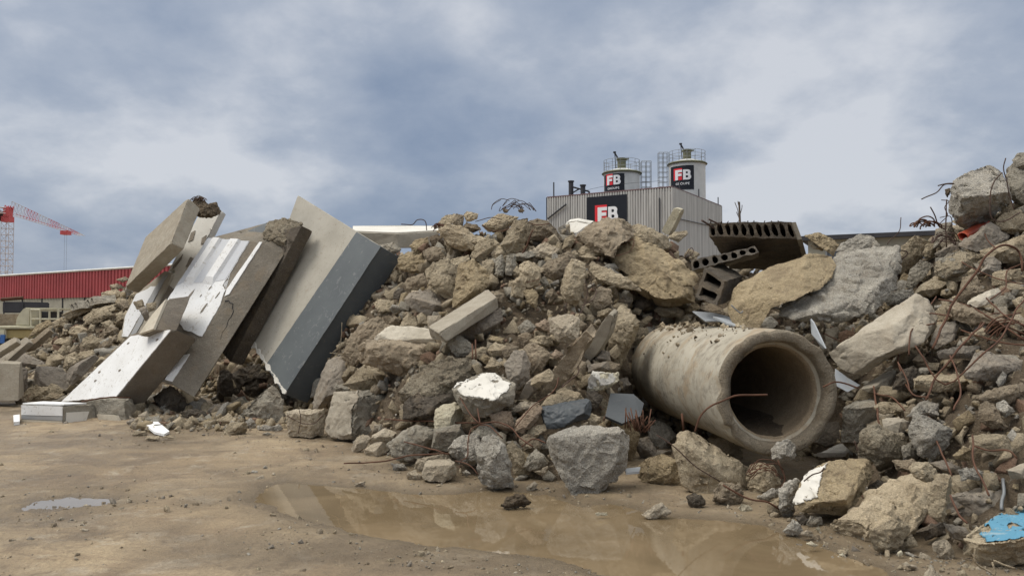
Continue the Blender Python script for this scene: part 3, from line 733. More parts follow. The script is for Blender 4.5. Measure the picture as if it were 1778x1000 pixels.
# striped panel lower left
s = Slab([(232,588),(209,585),(216,548),(236,510),(286,470),(300,474),(262,560)], 13.9, (10,12), .5, 'striped_slab', 'cast_light', 'white panel with one grey stripe between the tipped slab and the bottom white panel', t=.14, seed=15, cat='wall panel')
s.over([(212,584),(217,549),(237,511),(262,497),(270,497),(226,578),(222,585)], 'white_coat', 'white_paint'); s.over([(225,584),(268,502),(283,478),(291,476),(236,580)], 'grey_stripe', 'grey_stripe', .014)
# small block standing on the panels
fr4 = [(293,519,12.3),(271,573,11.95),(243,584,12.2),(266,548,12.6)]; bk4 = [(332,513,12.5),(306,576,12.1),(280,586,12.5),(300,545,12.9)]
o = obj('concrete_block', hexa_bm(fr4, bk4, .05, .01, 17, chip=.04), M['side']); tag(o, 'short brown-sided block with a cream front face above the bottom white panel', 'block')
strip_side([(292,521,12.3),(270,573,11.95),(245,582,12.18),(268,548,12.58)], 'cream_coat', 'cast_light', o, .04)
# bottom white panel
s = Slab([(203,690),(104,699),(225,582),(237,577),(300,571)], 12.15, (34,22), .75, 'painted_slab', 'side', 'large white-painted panel sloping down to the mud at the left', t=.42, chip=.04, seed=19, cat='wall panel')
s.over([(201,689),(106,697),(226,584),(240,581),(248,584),(256,576),(296,573)], 'white_coat', 'white_paint', .013, rag=.006)
for (x, y) in ((207,643),(118,684),(172,646),(152,649),(165,661),(222,596),(272,590)):
    s.over([(x-2,y+2),(x-1,y-1),(x+2,y-2.5),(x+3,y-1),(x,y+2)], 'scuff', 'side', .016, rag=.003)
# broken striped block ends on the mud
fr5 = [(37,702,11.5),(110,705,11.3),(109,746,11.25),(36,744,11.5)]; bk5 = [(70,698,12.1),(166,702,11.9),(168,739,11.8),(80,735,12.1)]
o = obj('striped_block', hexa_bm(fr5, bk5, .035, .02, 21, bev=.015, chip=.06), M['grey']); tag(o, 'low striped block with white top and broken right end lying on the mud', 'block')
strip_side([(38,703,11.49),(109,705.5,11.29),(109,722,11.28),(38,720,11.49)], 'white_coat', 'white_paint', o)
strip_side([(38,721,11.49),(109,723,11.28),(109,730,11.28),(38,727,11.49)], 'grey_stripe', 'grey_stripe', o)
strip_side([(38,728,11.49),(109,731,11.28),(108.5,744,11.27),(38,742,11.49)], 'cream_coat', 'cast_light', o)
strip_side([(39,702,11.52),(110,704,11.32),(150,701.5,11.8),(75,698.6,12.0)], 'top_coat', 'white_paint', o, .02)
strip_side([(114,716,11.33),(153,714,11.6),(148,731,11.55),(113,738,11.3)], 'white_patch', 'plaster', o, .03)
fr6 = [(141,698,12.0),(168,694,11.9),(215,698,11.7),(220,736,11.6),(176,738,11.7),(160,720,11.9)]; bk6 = [(160,691,12.6),(190,690,12.5),(229,690,12.3),(238,712,12.1),(200,722,12.3),(180,715,12.5)]
o = obj('broken_block', hexa_bm(fr6, bk6, .035, .04, 23, chip=.07), M['grey']); tag(o, 'grey broken block with rusty top wire beside the striped block', 'block')
strip_side([(172,719,11.68),(206,721,11.6),(214,737,11.56),(177,736,11.66)], 'cream_band', 'cast_light', o, .05)
bm = bmesh.new(); tube(bm, [P(142,697,11.9), P(175,691,11.8), P(205,690,11.8), P(226,690,12.0)], .012); obj('rusty_bar', bm, M['rust'], o)
# flat white shard and chip on the mud
def shard(pts, t, mat, name, label, cat, z0=.02):
    bm = bmesh.new(); q = [G(*p) for p in pts]; cen = sum(q, Vector())/len(q)
    a = [bm.verts.new(p+Vector((0, 0, z0+.05*((p-cen).y)+t))) for p in q]; b = [bm.verts.new(p+Vector((0, 0, z0+.05*((p-cen).y)))) for p in q]
    bm.faces.new(a); bm.faces.new(b[::-1]); [bm.faces.new((a[i], b[i], b[(i+1) % len(a)], a[(i+1) % len(a)])) for i in range(len(a))]
    o = obj(name, bm, M[mat]); tag(o, label, cat); return o
shard([(246,740),(272,739),(294,753),(285,757),(268,754)], .03, 'white_paint', 'white_shard', 'thin white panel shard lying flat on the mud', 'shard')
shard([(23,730),(34,729),(34,738),(24,739)], .05, 'white_paint', 'white_chip', 'small white chip left of the striped block', 'chip')
# grey kerb-like block and planks at the far left
fr7 = [(0-40,628,13.6),(35,632,13.4),(32,696,13.3),(-40,697,13.5)]; bk7 = [(-38,622,14.2),(38,628,14.0),(42,686,13.8),(-38,690,14.1)]
o = obj('concrete_block', hexa_bm(fr7, bk7, .05, .006, 27, chip=.02), M['cast']); tag(o, 'upright beige concrete block cut by the left edge of the photo', 'block')
for i, (pts, lb) in enumerate([([(-30,612),(-10,605),(26,584),(29,593),(-24,627)], 'upper grey plank sloping at the left edge'), ([(-22,640),(44,584),(51,593),(4,634),(-16,652)], 'middle plank sloping down over the beige block at the left edge'), ([(33,608),(82,568),(87,573),(52,604)], 'lower brown plank beside the two grey planks at the left')]):
    Slab(pts, 14.3+.2*i, (4,7), .6, 'concrete_plank', ['cast','cast','brown'][i], lb, t=.12, seed=30+i, cat='plank')
# tipped planks in the middle of the heap
Slab([(950+77,560+65+0),(1018,640),(1003,630),(1045,560),(1058,543),(1066,548),(1056,586),(1040,612)], 8.9, (6,-4), .6, 'concrete_plank', 'cast', 'smooth plank standing on end between the buff boulder and the tall split stone', t=.16, seed=35, cat='plank')
Slab([(935,688),(932,697),(955,650),(1018,572),(1026,584),(985,660),(962,690)], 8.6, (5,-4), .6, 'concrete_plank', 'brown', 'rough-edged tipped plank running down to the white-faced block', t=.15, seed=36, cat='plank', amp=.03, chip=.05)
Slab([(897,698),(913,664),(925,660),(928,680),(910,700)], 8.45, (5,-3), .6, 'concrete_plank', 'side', 'short plank foot under the brick-shaped tan block', t=.12, seed=37, cat='plank')
ob_ = obj('concrete_beam', hexa_bm([(760,579,8.9),(863,516,9.55),(866,536,9.6),(775,594,8.95)], [(743,567,9.3),(847,501,10.0),(852,522,10.1),(748,588,9.4)], .05, .008, 44, bev=.015, chip=.03), M['cast']); tag(ob_, 'long fallen square beam lying diagonally across the heap', 'beam')
# yellow post on the skyline
Slab([(1160,410),(1147,402),(1170,361),(1184,364),(1167,401)], 12.0, (4,-1), .6, 'concrete_post', 'cream', 'yellowish post sticking up in front of the clad building', t=.14, seed=38, cat='post')
# white moulded cap on the skyline
o = obj('plaster_piece', hexa_bm([(983,386,12.0),(1000,383,11.9),(1026,388,11.8),(1002,404,11.6),(976,410,11.8)], [(990,381,12.6),(1005,380,12.5),(1032,384,12.4),(1010,398,12.2),(985,402,12.4)], .04, .01, 40), M['plaster']); tag(o, 'white moulded plaster piece perched left of the domed earth slab', 'plaster piece')
# pale parapet beam far behind the heap
o = obj('parapet_beam', hexa_bm([(612,403,15.6),(690,406,15.3),(762,402,15.4),(762,430,15.4),(690,431,15.3),(630,428,15.6)], [(612,393,17),(690,392,17),(762,393,17),(762,425,17),(690,425,17),(630,424,17)], .1, .002, 41, chip=.01), M['cast_light']); tag(o, 'long pale beam with a white top behind the grey-banded slab', 'beam')
strip_side([(613,402.5,15.65),(690,405.5,15.35),(761,401.5,15.45),(761,394,16.9),(690,393,16.9),(613,394,16.9)], 'white_top', 'plaster', o, .02)

# ------------------------------------------------------------------ hollow-core planks, cinder block
def hollow(front, depth_vec, nh, name, label, mat='dark', sq_=False):
    """front: TL TR BR BL with depth; holes run along depth_vec (metres)"""
    a, b, c, d = [P(*p) for p in front]; dv = Vector(depth_vec); bm = bmesh.new()
    def q(u_, v_): return (a*(1-u_)+b*u_)*(1-v_)+(d*(1-u_)+c*u_)*v_
    n_seg = 12; W = (b-a).length/nh
    fr_, bk_ = [], []
    for i in range(nh):
        uc = (i+.5)/nh; ru, rv = (.36/nh, .42) if not sq_ else (.33/nh, .36)
        sq = [(uc-.5/nh, 0), (uc, 0), (uc+.5/nh, 0), (uc+.5/nh, .5), (uc+.5/nh, 1), (uc, 1), (uc-.5/nh, 1), (uc-.5/nh, .5)]
        e_ = .95 if sq_ else .72; an = [(-e_,-e_),(0,-1),(e_,-e_),(1,0),(e_,e_),(0,1),(-e_,e_),(-1,0)]
        o_ = [bm.verts.new(q(*p)) for p in sq]; h_ = [bm.verts.new(q(uc+ru*x, .5+rv*y)) for x, y in an]
        for k in range(8): bm.faces.new((o_[k], o_[(k+1) % 8], h_[(k+1) % 8], h_[k]))
        g_ = [bm.verts.new(v_.co+dv*.9) for v_ in h_]
        for k in range(8): bm.faces.new((h_[k], h_[(k+1) % 8], g_[(k+1) % 8], g_[k]))
        bm.faces.new(g_)
    A0 = [q(0,0), q(1,0), q(1,1), q(0,1)]; B0 = [p+dv for p in A0]
    Av = [bm.verts.new(p) for p in A0]; Bv = [bm.verts.new(p) for p in B0]
    for i in range(4): bm.faces.new((Av[i], Bv[i], Bv[(i+1) % 4], Av[(i+1) % 4]))
    bm.faces.new(Bv)
    bmesh.ops.remove_doubles(bm, verts=bm.verts, dist=.001)
    refine(bm, .06); 
    for v_ in bm.verts: v_.co += Vector((noise.noise(v_.co*12), noise.noise(v_.co*12+Vector((5,0,0))), noise.noise(v_.co*12+Vector((0,5,0)))))*.016
    o = obj(name, bm, M[mat]); tag(o, label, 'hollow-core slab'); return o
fd = 9.0; hdv = (.62, 1.35, -.30)
hc = hollow([(1230,387,fd+.25),(1374,385,fd),(1385,415,fd),(1232,411,fd+.2)], hdv, 11, 'hollow_core_slab', 'dark hollow-core slab with a row of open slots jutting out over the pipe')
bm = bmesh.new()
random.seed(3)
for i in range(9):
    x = 1236+i*15+random.uniform(-4, 4); bar(bm, P(x, 388, fd+.2), P(x+random.uniform(-4, 4), 385-random.uniform(0, 2), fd+.1), .006, 4)
bar(bm, P(1240,396,fd+.1), P(1219,383,fd-.1), .012, 5); bar(bm, P(1250,390,fd), P(1231,381,fd-.1), .01, 5); obj('bar_ends', bm, M['wire'], hc)
t0, t1 = P(1374,385,fd), P(1385,415,fd); dv_ = Vector(hdv); e_ = Vector((1, 0, .1)).normalized(); bm = bmesh.new()
a_ = [bm.verts.new(p+e_*.05) for p in (t0+dv_*.02, t0+dv_, t1+dv_, t1+dv_*.02)]; b_ = [bm.verts.new(v_.co-e_*.06) for v_ in a_]
bm.faces.new(a_); bm.faces.new(b_[::-1]); [bm.faces.new((a_[i], b_[i], b_[(i+1) % 4], a_[(i+1) % 4])) for i in range(4)]; refine(bm, .06)
obj('pale_edge', bm, M['cast'], hc)
h2 = hollow([(1200,452,9.0),(1310,428,9.1),(1318,438,9.1),(1202,470,9.0)], (.25, .8, .0), 7, 'hollow_core_slab', 'thin broken hollow slab strip slanting below the slotted slab', mat='side')
cb = hollow([(1207,515,8.6),(1223,466,8.75),(1259,489,8.45),(1245,531,8.35)], (.42, .75, .10), 2, 'cinder_block', 'dark cinder block with two square holes left under the hollow-core slab', mat='dark', sq_=True)
for ob_ in (cb,): ob_['category'] = 'cinder block'
# ------------------------------------------------------------------ the pipe
def pipe():
    near = P(1351, 682, 7.1); far = P(1170, 640, 10.1); ax = unit(far-near); L = (far-near).length
    x = ax.cross(Vector((0, 0, 1))).normalized(); y = x.cross(ax).normalized(); bm = bmesh.new(); n = 96
    R = .582
    prof = [(.435, L*.98), (.42, .13), (.44, .12), (.465, .10), (.474, .085), (.478, .03), (.486, .012), (.50, 0), (.562, -.005), (.575, .008), (.582, .03), (.584, .3), (.582, .55), (.578, .62), (.575, L*.5), (.573, L-.02), (.565, L), (.45, L+.01), (.45, L+.005)]
    pp = []
    for (r1, z1), (r2, z2) in zip(prof, prof[1:]):
        m_ = max(1, int(abs(z2-z1)/.07))
        for k in range(m_): pp.append((r1+(r2-r1)*k/m_, z1+(z2-z1)*k/m_))
    rings = []
    for (r, z) in pp:
        rg = []
        for k in range(n):
            a = 2*math.pi*k/n; p = near + ax*z + (x*math.cos(a)+y*math.sin(a))*r
            rr = noise.noise(p*2.2)*.006+noise.noise(p*14)*.003
            if z < .10 and r > .49: rr -= max(0, noise.noise(p*6)-.22)*.10
            if z < .12 and r > .46: rr -= max(0, noise.noise(p*6+Vector((2, 2, 2))))*.03
            rg.append(bm.verts.new(near + ax*(z + (noise.noise(p*9)*.008 if z < .1 else 0)) + (x*math.cos(a)+y*math.sin(a))*(r+rr)))
        rings.append(rg)
    for i in range(len(rings)):
        a, b = rings[i], rings[(i+1) % len(rings)]
        if i == len(rings)-1: continue
        for k in range(n): bm.faces.new((a[k], a[(k+1) % n], b[(k+1) % n], b[k]))
    for k in range(n): bm.faces.new((rings[-1][k], rings[-1][(k+1) % n], rings[0][(k+1) % n], rings[0][k]))
    # earthy rust stains along the pipe
    m, t, b = principled('pipe_concrete', (.4,.36,.28), .82, spec=.25); v = coords(t, False)
    c = MIX(t, rng(t, noi(t, v, 1.4, 5, .6, .4), .35, .65), (.415,.378,.30), (.34,.305,.235))
    c = MIX(t, rng(t, noi(t, v, 2.4, 6, .62, .8), .49, .62, 0, .8), c, (.31,.235,.15))
    mp_ = NN(t, 'ShaderNodeMapping'); mp_.inputs['Rotation'].default_value = (0, 0, 1.3); mp_.inputs['Scale'].default_value = (.7, 5, 5); t.links.new(v, mp_.inputs[0])
    c = MIX(t, rng(t, noi(t, mp_.outputs[0], 1.5, 7, .7, .5), .50, .66, 0, .75), c, (.19,.168,.13))
    c = MIX(t, rng(t, noi(t, v, 9, 6, .7), .58, .66, 0, .5), c, (.15,.12,.09))
    t.links.new(c, b.inputs['Base Color']); bump(t, b, MATH(t, 'ADD', noi(t, v, 14, 7, .7), MATH(t, 'MULTIPLY', noi(t, v, 90, 3, .6), .3)), .4, .02)
    # mud-brown bore
    m2 = stone('bore', (.30,.24,.165), (.24,.19,.13), agg=.05, rough=.5, dirtamt=.3, hv=.01)
    m3 = stone('rim_rough', (.31,.27,.205), (.22,.19,.145), agg=.3, rough=1.0, hv=.01)
    bm.faces.ensure_lookup_table()
    for i, f in enumerate(bm.faces):
        r_, z_ = pp[min(i//n, len(pp)-1)]
        if r_ < .437: f.material_index = 1
        elif (r_ < .495 and z_ < .12) or z_ < .02: f.material_index = 2
    o = obj('concrete_pipe', bm, [m, m2, m3], smooth=True); tag(o, 'large concrete sewer pipe lying open end towards us in the heap', 'pipe')
    # silt along the bottom of the bore
    bm = bmesh.new(); prev = None
    for i in range(24):
        z = .14+i*(L-.3)/23; row = []
        for k in range(13):
            a = -math.pi/2 + (k-6)/6*.75; h_ = .425-.06*math.cos((k-6)/6*1.5)*min(1, i/8); p = near+ax*z+(x*math.cos(a)+y*math.sin(a))*h_
            row.append(bm.verts.new(p+y*noise.noise(p*7)*.02))
        if prev: [bm.faces.new((prev[k], prev[k+1], row[k+1], row[k])) for k in range(12)]
        prev = row
    so_ = obj('silt', bm, M['rust_earth'], smooth=True, origin=near); tag(so_, 'brown silt lying along the bottom inside the pipe', 'silt', None, 'stuff')
    # crumbs lying on top of the pipe
    pl = []; r_ = np.random.RandomState(8)
    for _ in range(330):
        z = r_.uniform(.35, L); a = math.pi/2 + r_.normal()*.42 + .25*(z/L-.3); p = near+ax*z+(x*math.cos(a)+y*math.sin(a))*(R+.005)
        if noise.noise(p*2.5) > -.12: pl.append((p.x, p.y, p.z, min(.05, .007*math.exp(r_.exponential(.7)))))
    scatter('pipe_crumbs', pl, ['tan', 'sand', 'brown', 'rust_earth'], 'crumbs of earth and stone lying along the top of the pipe', 'rubble', 130)
pipe()

# ------------------------------------------------------------------ the stones, traced one by one
# centre foot of the heap
S('C','75,715 170,620 285,515 330,560 358,620 360,780 270,790 170,750','grey','angular grey chunk propping the lowest corner of the grey-banded slab', tilt=.1)
HB('C','385,700,.0 440,683,.1 520,690,.12 660,675,.1 655,740,.05 648,860,.0 560,880,-.1 400,868,-.05 400,705,-.08 560,715,-.12','buff','buff square block wound with thin rusty wire beside the grooved grey boulder','concrete_block',D=10.0,seed=6)
HB('C','648,822,.12 690,660,.18 718,560,.28 905,546,.12 1040,553,.16 1135,600,.2 1193,690,.32 1185,805,.28 1060,870,.1 860,905,-.12 700,885,.0 885,600,-.12 845,850,-.2','grey','big rounded grey boulder with a grooved smooth left face at the foot of the heap','concrete_boulder',D=9.75,seed=3)
S('C','720,570 735,505 800,520 900,548 820,570','grey','thin grey flake lying along the top of the grooved grey boulder','concrete_flake',dz=.05)
S('C','570,600 620,480 680,350 760,330 870,385 862,450 760,540 700,600 640,680 560,690','side','dull brown block leaning under the painted edge of the grey-banded slab','concrete_block',tilt=.4)
S('C','875,300 900,255 960,225 1180,215 1480,255 1530,320 1440,360 1260,480 1080,400 950,360 885,335','brown','wide brown boulder carrying a pale plaster ledge on its top','concrete_boulder',sh=(0,.1),s=.75,tilt=.15,cuts=3)
S('C','990,197 1120,110 1250,110 1380,130 1440,180 1480,250 1310,262 1100,225','cast_light','pale plaster ledge resting on the wide brown boulder','plaster_ledge',sh=(0,-.05),s=.8,th=.5,dz=-.05,amp=.4,tilt=.7)
S('C','790,280 830,190 890,120 960,70 1050,50 1110,110 1000,190 900,240 880,350 850,370 760,320','brown','brown lump squeezed between the grey-banded slab and the plaster-topped boulder')
S('C','785,510 880,440 930,375 955,420 1040,395 1082,440 1060,550 900,545','tan','cracked tan wedge sitting behind the grooved grey boulder')
S('C','1175,105 1235,15 1310,45 1325,105 1220,115','tan','small tan peak standing behind the plaster ledge')
S('C','1100,75 1140,35 1180,60 1165,100 1112,103','brown')
S('C','1490,190 1530,155 1610,175 1680,240 1682,290 1580,315 1530,265','grey','oblong grey stone just right of the plaster ledge')
S('C','1150,590 1220,520 1350,400 1480,340 1560,320 1720,350 1745,430 1640,490 1540,565 1380,565 1290,590 1220,640','crust','coarse chunk crusted with pebbles behind the white-faced block','concrete_boulder',cuts=2,amp=1.5)
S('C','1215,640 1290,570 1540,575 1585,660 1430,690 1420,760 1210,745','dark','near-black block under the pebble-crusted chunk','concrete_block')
S('C','1425,690 1480,655 1555,640 1600,680 1607,760 1520,800 1422,812','cream','pale cream block below the white-faced block with a rebar across it','concrete_block',cuts=2,amp=.6)
HB('Q','93,455,.08 130,418,.2 300,370,.36 322,343,.42 402,350,.42 545,420,.25 538,500,.12 522,565,.1 340,665,-.02 180,635,.02 128,545,.03 380,540,-.2 205,515,-.1','grey','white-faced block lying tilted in the middle of the heap foot','painted_block',D=8.0,seed=2,amp=.7)
S('Q','465,290 530,205 600,200 640,290 632,390 600,420 540,480 490,400','side','slanting grey-brown slab piece between the white-faced block and the tipped plank')
HB('G','755,320,.0 775,180,.1 960,140,.12 988,215,.1 945,265,.0 885,335,-.05 795,200,-.08 950,195,-.08','grey','square grey block directly under the pale cream block','concrete_block',D=8.0,seed=12,amp=.6)
S('G','465,285 560,200 650,157 780,178 770,250 752,320 690,370 580,400 500,370','grey','mid-grey boulder between the cream pebbles and the square grey block','concrete_boulder')
S('G','195,320 225,260 260,230 310,220 335,248 290,310 225,345','buff','upright cream cobble at the left end of three beside the grooved grey boulder','cobble',cuts=2,amp=.5)
S('G','335,272 350,222 430,178 510,205 500,240 430,275','buff','flat-topped cream cobble touching the grooved grey boulder','cobble',cuts=2,amp=.5)
S('G','280,345 330,285 440,268 470,290 450,340 340,372','buff','rounded cream cobble in front of the flat-topped cream one','cobble',cuts=2,amp=.5)
HB('G','688,480,.0 705,415,.1 740,393,.15 885,383,.15 920,410,.05 932,490,0 900,522,-.05 840,548,-.1 740,543,-.1 695,528,-.05 715,440,-.06 900,425,-.1','buff','squarish pinkish-cream block at the puddle edge','concrete_block',D=7.42,seed=7,amp=.6)
S('G','600,450 660,385 780,362 870,358 895,382 740,395 700,425 690,470 640,472','buff','flat cream slab piece tucked behind the pinkish-cream block','concrete_flake')
S('G','580,510 600,477 650,470 685,500 682,540 610,537','buff','fist-sized cream stone left of the pinkish-cream block','cobble',cuts=2)
S('G','1065,310 1100,260 1150,225 1205,215 1270,320 1300,420 1315,568 1200,580 1095,545 1085,420','pale_grey','tall speckled grey stone standing on end at the puddle','concrete_boulder',dz=-.2,cuts=3,low=.5,s=.75)
S('G','1045,205 1130,140 1200,155 1240,230 1300,290 1260,300 1180,240 1090,260','grey','blue-grey stone peering over the tall speckled one',dz=.1)
S('G','875,320 940,245 1060,215 1085,260 1065,330 1065,400 1030,440 960,420 900,370','pale_grey','light grey rough stone left of the tall speckled one')
S('G','1275,310 1320,262 1395,350 1415,505 1330,490 1300,380','tan','thin tan flagstone standing upright right of the tall speckled stone','concrete_flake',th=.4)
S('G','1430,360 1480,320 1540,370 1560,420 1500,470 1430,465 1400,440','grey')
S('G','1475,475 1560,438 1567,470 1520,502','buff'); S('G','968,480 1000,458 1030,490 1000,507','pale_grey')
S('G','1415,580 1470,545 1490,560 1472,600 1420,602','buff','small cream stone alone on the mud left of the large flat-faced boulder','pebble')
S('G','220,555 295,540 290,568 226,570','buff','flat cream sliver on the mud at the puddle edge','pebble')
S('G','475,415 560,420 590,455 500,468','pale_grey')
HB('H','76,270,.1 88,222,.15 235,187,.15 262,155,.2 400,170,.15 560,148,.2 622,168,.2 655,230,.2 635,330,.12 640,440,.12 570,535,.05 430,645,.0 268,680,-.03 222,560,.0 190,485,.03 108,402,.08 120,240,.02 590,200,.03 560,420,-.03','pale_grey','largest flat-faced grey boulder with a pointed base at the puddle','concrete_boulder',D=6.9,seed=14,amp=.8,back=.45)
S('H','440,150 480,85 560,90 650,130 715,220 700,300 650,430 600,400 560,250','ochre','ochre stone curling round behind the flat-faced grey boulder','concrete_boulder',dz=.1)
S('H','365,120 390,72 450,95 430,150 420,175 360,160','sand')
S('H','780,170 840,135 920,150 985,200 975,260 950,320 840,320 790,240','pale_grey','round salt-and-pepper stone below the rust-wire bundle','concrete_boulder',cuts=2)
S('H','700,320 720,250 790,240 840,325 950,330 880,385 740,400','side')
S('H','720,430 780,385 880,350 970,400 1015,560 960,575 740,545 720,500','ochre','sandy boulder with a straight cut base beside the long pinkish one','concrete_boulder')
HB('H','945,280,.1 985,200,.2 1050,183,.25 1120,212,.3 1250,318,.35 1400,405,.35 1485,445,.3 1495,595,.2 1400,615,.1 1200,655,-.03 1080,610,.0 1010,560,.05 975,400,.05 1040,290,-.02 1200,430,-.05 1330,520,.0','sand','long pinkish-tan boulder sloping down right in front of the pipe','concrete_boulder',D=6.9,seed=15,back=.4)
S('H','1480,420 1560,430 1640,435 1700,480 1725,530 1600,612 1480,632 1460,520','sand','crumbly pink-tan lump under the pipe mouth tied with wire')
S('H','1050,650 1090,620 1150,640 1178,700 1120,735 1060,705','dark','dark round stone on the wet mud below the long pinkish boulder','cobble')
S('H','1215,680 1240,610 1290,560 1400,570 1440,650 1400,690 1250,712','brown','brown root-like lump with a white flake at the mud edge',amp=1.5)
S('H','1405,725 1430,700 1480,705 1500,740 1430,757','cream','small cream pebble on the mud right of the brown root-like lump','pebble')
S('H','730,765 800,725 870,695 930,755 880,785 780,792','buff','flat pointed cream stone lying in the puddle','cobble',th=.5,cuts=2)
S('H','415,765 440,756 500,755 497,775 430,780','cream','thin white sliver poking out of the puddle water','pebble',th=.4)
S('H','1195,250 1320,245 1430,330 1432,385 1380,400 1290,350','tan','flat tan block tucked under the belly of the pipe','concrete_block')
S('K','30,640 70,600 160,567 200,615 208,680 150,710 90,725 40,700','pale_grey','speckled grey stone leaning on the lower lip of the pipe mouth','concrete_boulder',D=6.75,cuts=2)
S('H','1545,650 1640,590 1710,600 1680,650 1580,687','pale_grey')
S('L','80,500 85,400 150,345 220,330 222,400 165,490 190,560 130,605','pale_grey','rounded pale grey edge stone left of the yellow-cored block')
S('L','0,560 0,500 30,480 80,450 90,560 60,590','sand')
S('G','1235,700 1290,650 1340,635 1400,642 1445,690 1400,722 1280,718','rust_earth','low muddy clump rising out of the puddle water','earth_clod',th=.5,cuts=0,amp=1.4)
# right foot
HB('L','165,495,-.05 250,290,.12 410,203,.22 600,178,.35 695,190,.28 748,265,.3 640,445,.1 572,575,-.1 230,555,-.12 350,485,-.22 545,465,-.26 340,345,.0','ochre','yellow-cored block with a white-painted left face near the puddle end','painted_block',D=6.0,seed=1,back=.5)
S('K','650,540 700,490 760,475 840,530 920,545 940,600 930,700 860,760 790,820 740,720 690,700 640,690','crust','dark-edged chunk with crumbly top behind the yellow-cored block','concrete_boulder',dz=-.1)
S('K','325,700 400,650 480,610 650,580 685,650 600,680 500,692','plaster','white plaster-faced slab end above the yellow-cored block','plaster_slab',th=.5,s=.8,sh=(0,.05),tilt=1.2,amp=.4)
S('K','330,590 410,460 510,440 512,590 400,622','side','flat dull brown plate standing right of the pipe mouth','concrete_plate',th=.3,s=.85,amp=.4)
HB('K','518,350,-.05 600,308,.25 745,286,.25 765,340,-.1 765,460,-.05 640,592,-.05 508,594,0 640,352,-.15','grey','cube-like concrete post stub right of the pipe mouth','concrete_block',seed=4,amp=.7)
HB('K','795,430,0 850,416,.15 940,424,.15 987,450,.1 994,540,.05 900,553,-.1 800,485,-.05 925,445,-.1','cast','beige concrete block with one small drilled hole','concrete_block',seed=8,amp=.5)
S('K','985,510 1010,410 1050,400 1130,430 1280,500 1255,600 1150,695 1070,680 1000,590','pale_grey','pale bluish-grey boulder in the middle of the right slope','concrete_boulder',dz=-.15)
S('K','970,410 1040,320 1100,297 1180,330 1183,400 1080,412','pale_grey','light grey stone peaking above the pale bluish boulder')
S('K','735,350 800,308 930,320 1000,350 960,380 790,392','tan','flat tan stone lying across the top of the post stub')
HB('K','1010,150,-.02 1060,123,.12 1200,124,.14 1360,118,.16 1394,170,.1 1382,228,.0 1200,243,-.1 1013,227,-.06 1030,160,-.12 1375,165,-.08','tan','straight tan beam piece lying level on the right slope','concrete_beam',seed=9,amp=.7)
S('J','1375,790 1440,660 1500,640 1640,680 1778,710 1800,780 1640,810 1540,842 1400,833','side','wide grey-brown slab piece jutting out at the right edge','concrete_slab')
S('K','1585,170 1630,98 1660,130 1642,180 1600,202','pale_grey')
S('K','1590,320 1640,303 1720,375 1650,412 1590,362','pale_grey')
S('K','1460,350 1510,310 1570,330 1600,400 1660,485 1560,492 1480,445','brown')
S('K','1440,290 1520,240 1600,215 1760,180 1800,230 1660,330 1560,312','brown','long brown stone lying flat near the right edge')
S('K','1405,560 1500,535 1640,545 1700,590 1725,650 1640,692 1500,655 1420,605','tan','flat tan slab piece pierced by one round hole','concrete_slab',th=.4,cuts=1,amp=.5)
S('K','1290,682 1350,622 1412,640 1395,712 1310,702','ochre','small bright ochre stone below the pale bluish boulder','cobble')
S('K','935,620 1000,590 1062,660 1040,702 940,712','grey')
S('L','995,250 1030,215 1120,215 1212,290 1160,332 1090,337 1020,300','sand','potato-shaped tan stone perched at the head of the dusty flat slab','cobble',dz=-.35,cuts=2)
S('L','1120,440 1170,305 1260,310 1292,340 1262,460 1212,602 1130,572','tan','upright tan stone wedged against the right side of the dusty flat slab',dz=-.3)
S('L','400,722 480,620 640,520 690,450 850,350 980,320 1090,340 1152,400 1110,560 1000,690 960,722 840,760 740,770 570,760','sand','broad dusty flat slab sloping down to the puddle end','concrete_slab',s=.78,sh=(0,.06),th=.45,tilt=1.1,cuts=1,D=5.75,low=.5)
S('L','710,735 730,680 800,640 900,590 985,650 960,722 900,800 830,842 750,812','tan','knobbly lump at the front corner of the dusty flat slab','concrete_boulder',D=5.45)
S('L','1230,470 1340,420 1480,395 1640,370 1800,340 1800,570 1600,570 1390,640 1230,622','side','long dark slab edge running right behind the blue-painted chunk','concrete_slab',sh=(0,.1),s=.9,cuts=1,low=.3,D=5.75)
S('L','1670,262 1800,212 1820,310 1690,322','cast','smooth beige cast block end at the right edge','concrete_block',cuts=1,amp=.3,s=.8)
HB('L','1355,745,.05 1480,680,.2 1540,610,.35 1625,554,.48 1800,510,.6 2000,540,.5 2070,800,.1 1900,870,.0 1750,915,-.05 1600,948,-.02 1470,915,.02 1395,815,.02 1500,775,-.1 1680,760,-.14 1800,735,-.14 1960,700,-.1','sand','tan chunk with peeling sky-blue paint on top at the right corner','painted_chunk',D=4.9,seed=16,amp=.8,back=.4)
S('L','1150,810 1160,760 1230,745 1280,790 1302,887 1200,870','buff','pale crumbly stone left of the blue-painted chunk','cobble')
S('L','1055,1020 1130,932 1200,990 1240,1060 1060,1060','buff','pale stone cut off by the bottom of the photo','cobble',D=4.75)
S('L','105,690 170,603 230,640 242,690 210,717','pale_grey','pale grey cobble at the water edge below the yellow-cored block','cobble')
S('L','270,640 300,578 370,590 382,640 300,662','grey'); S('L','185,590 240,572 280,610 240,652','dark')
S('L','235,700 270,680 322,700 310,730 262,725','buff'); S('L','330,670 355,650 372,680 350,694','cream')
S('L','925,910 960,900 1035,940 1000,948','buff','flat cream chip on the mud below the dusty flat slab','pebble')
S('L','270,775 300,758 350,780 330,797','cream'); S('L','500,850 520,840 540,862 515,868','cream')
S('L','900,835 925,825 942,850 910,860','cream'); S('L','852,965 880,955 890,972','cream'); S('L','1305,940 1340,932 1348,962','buff')
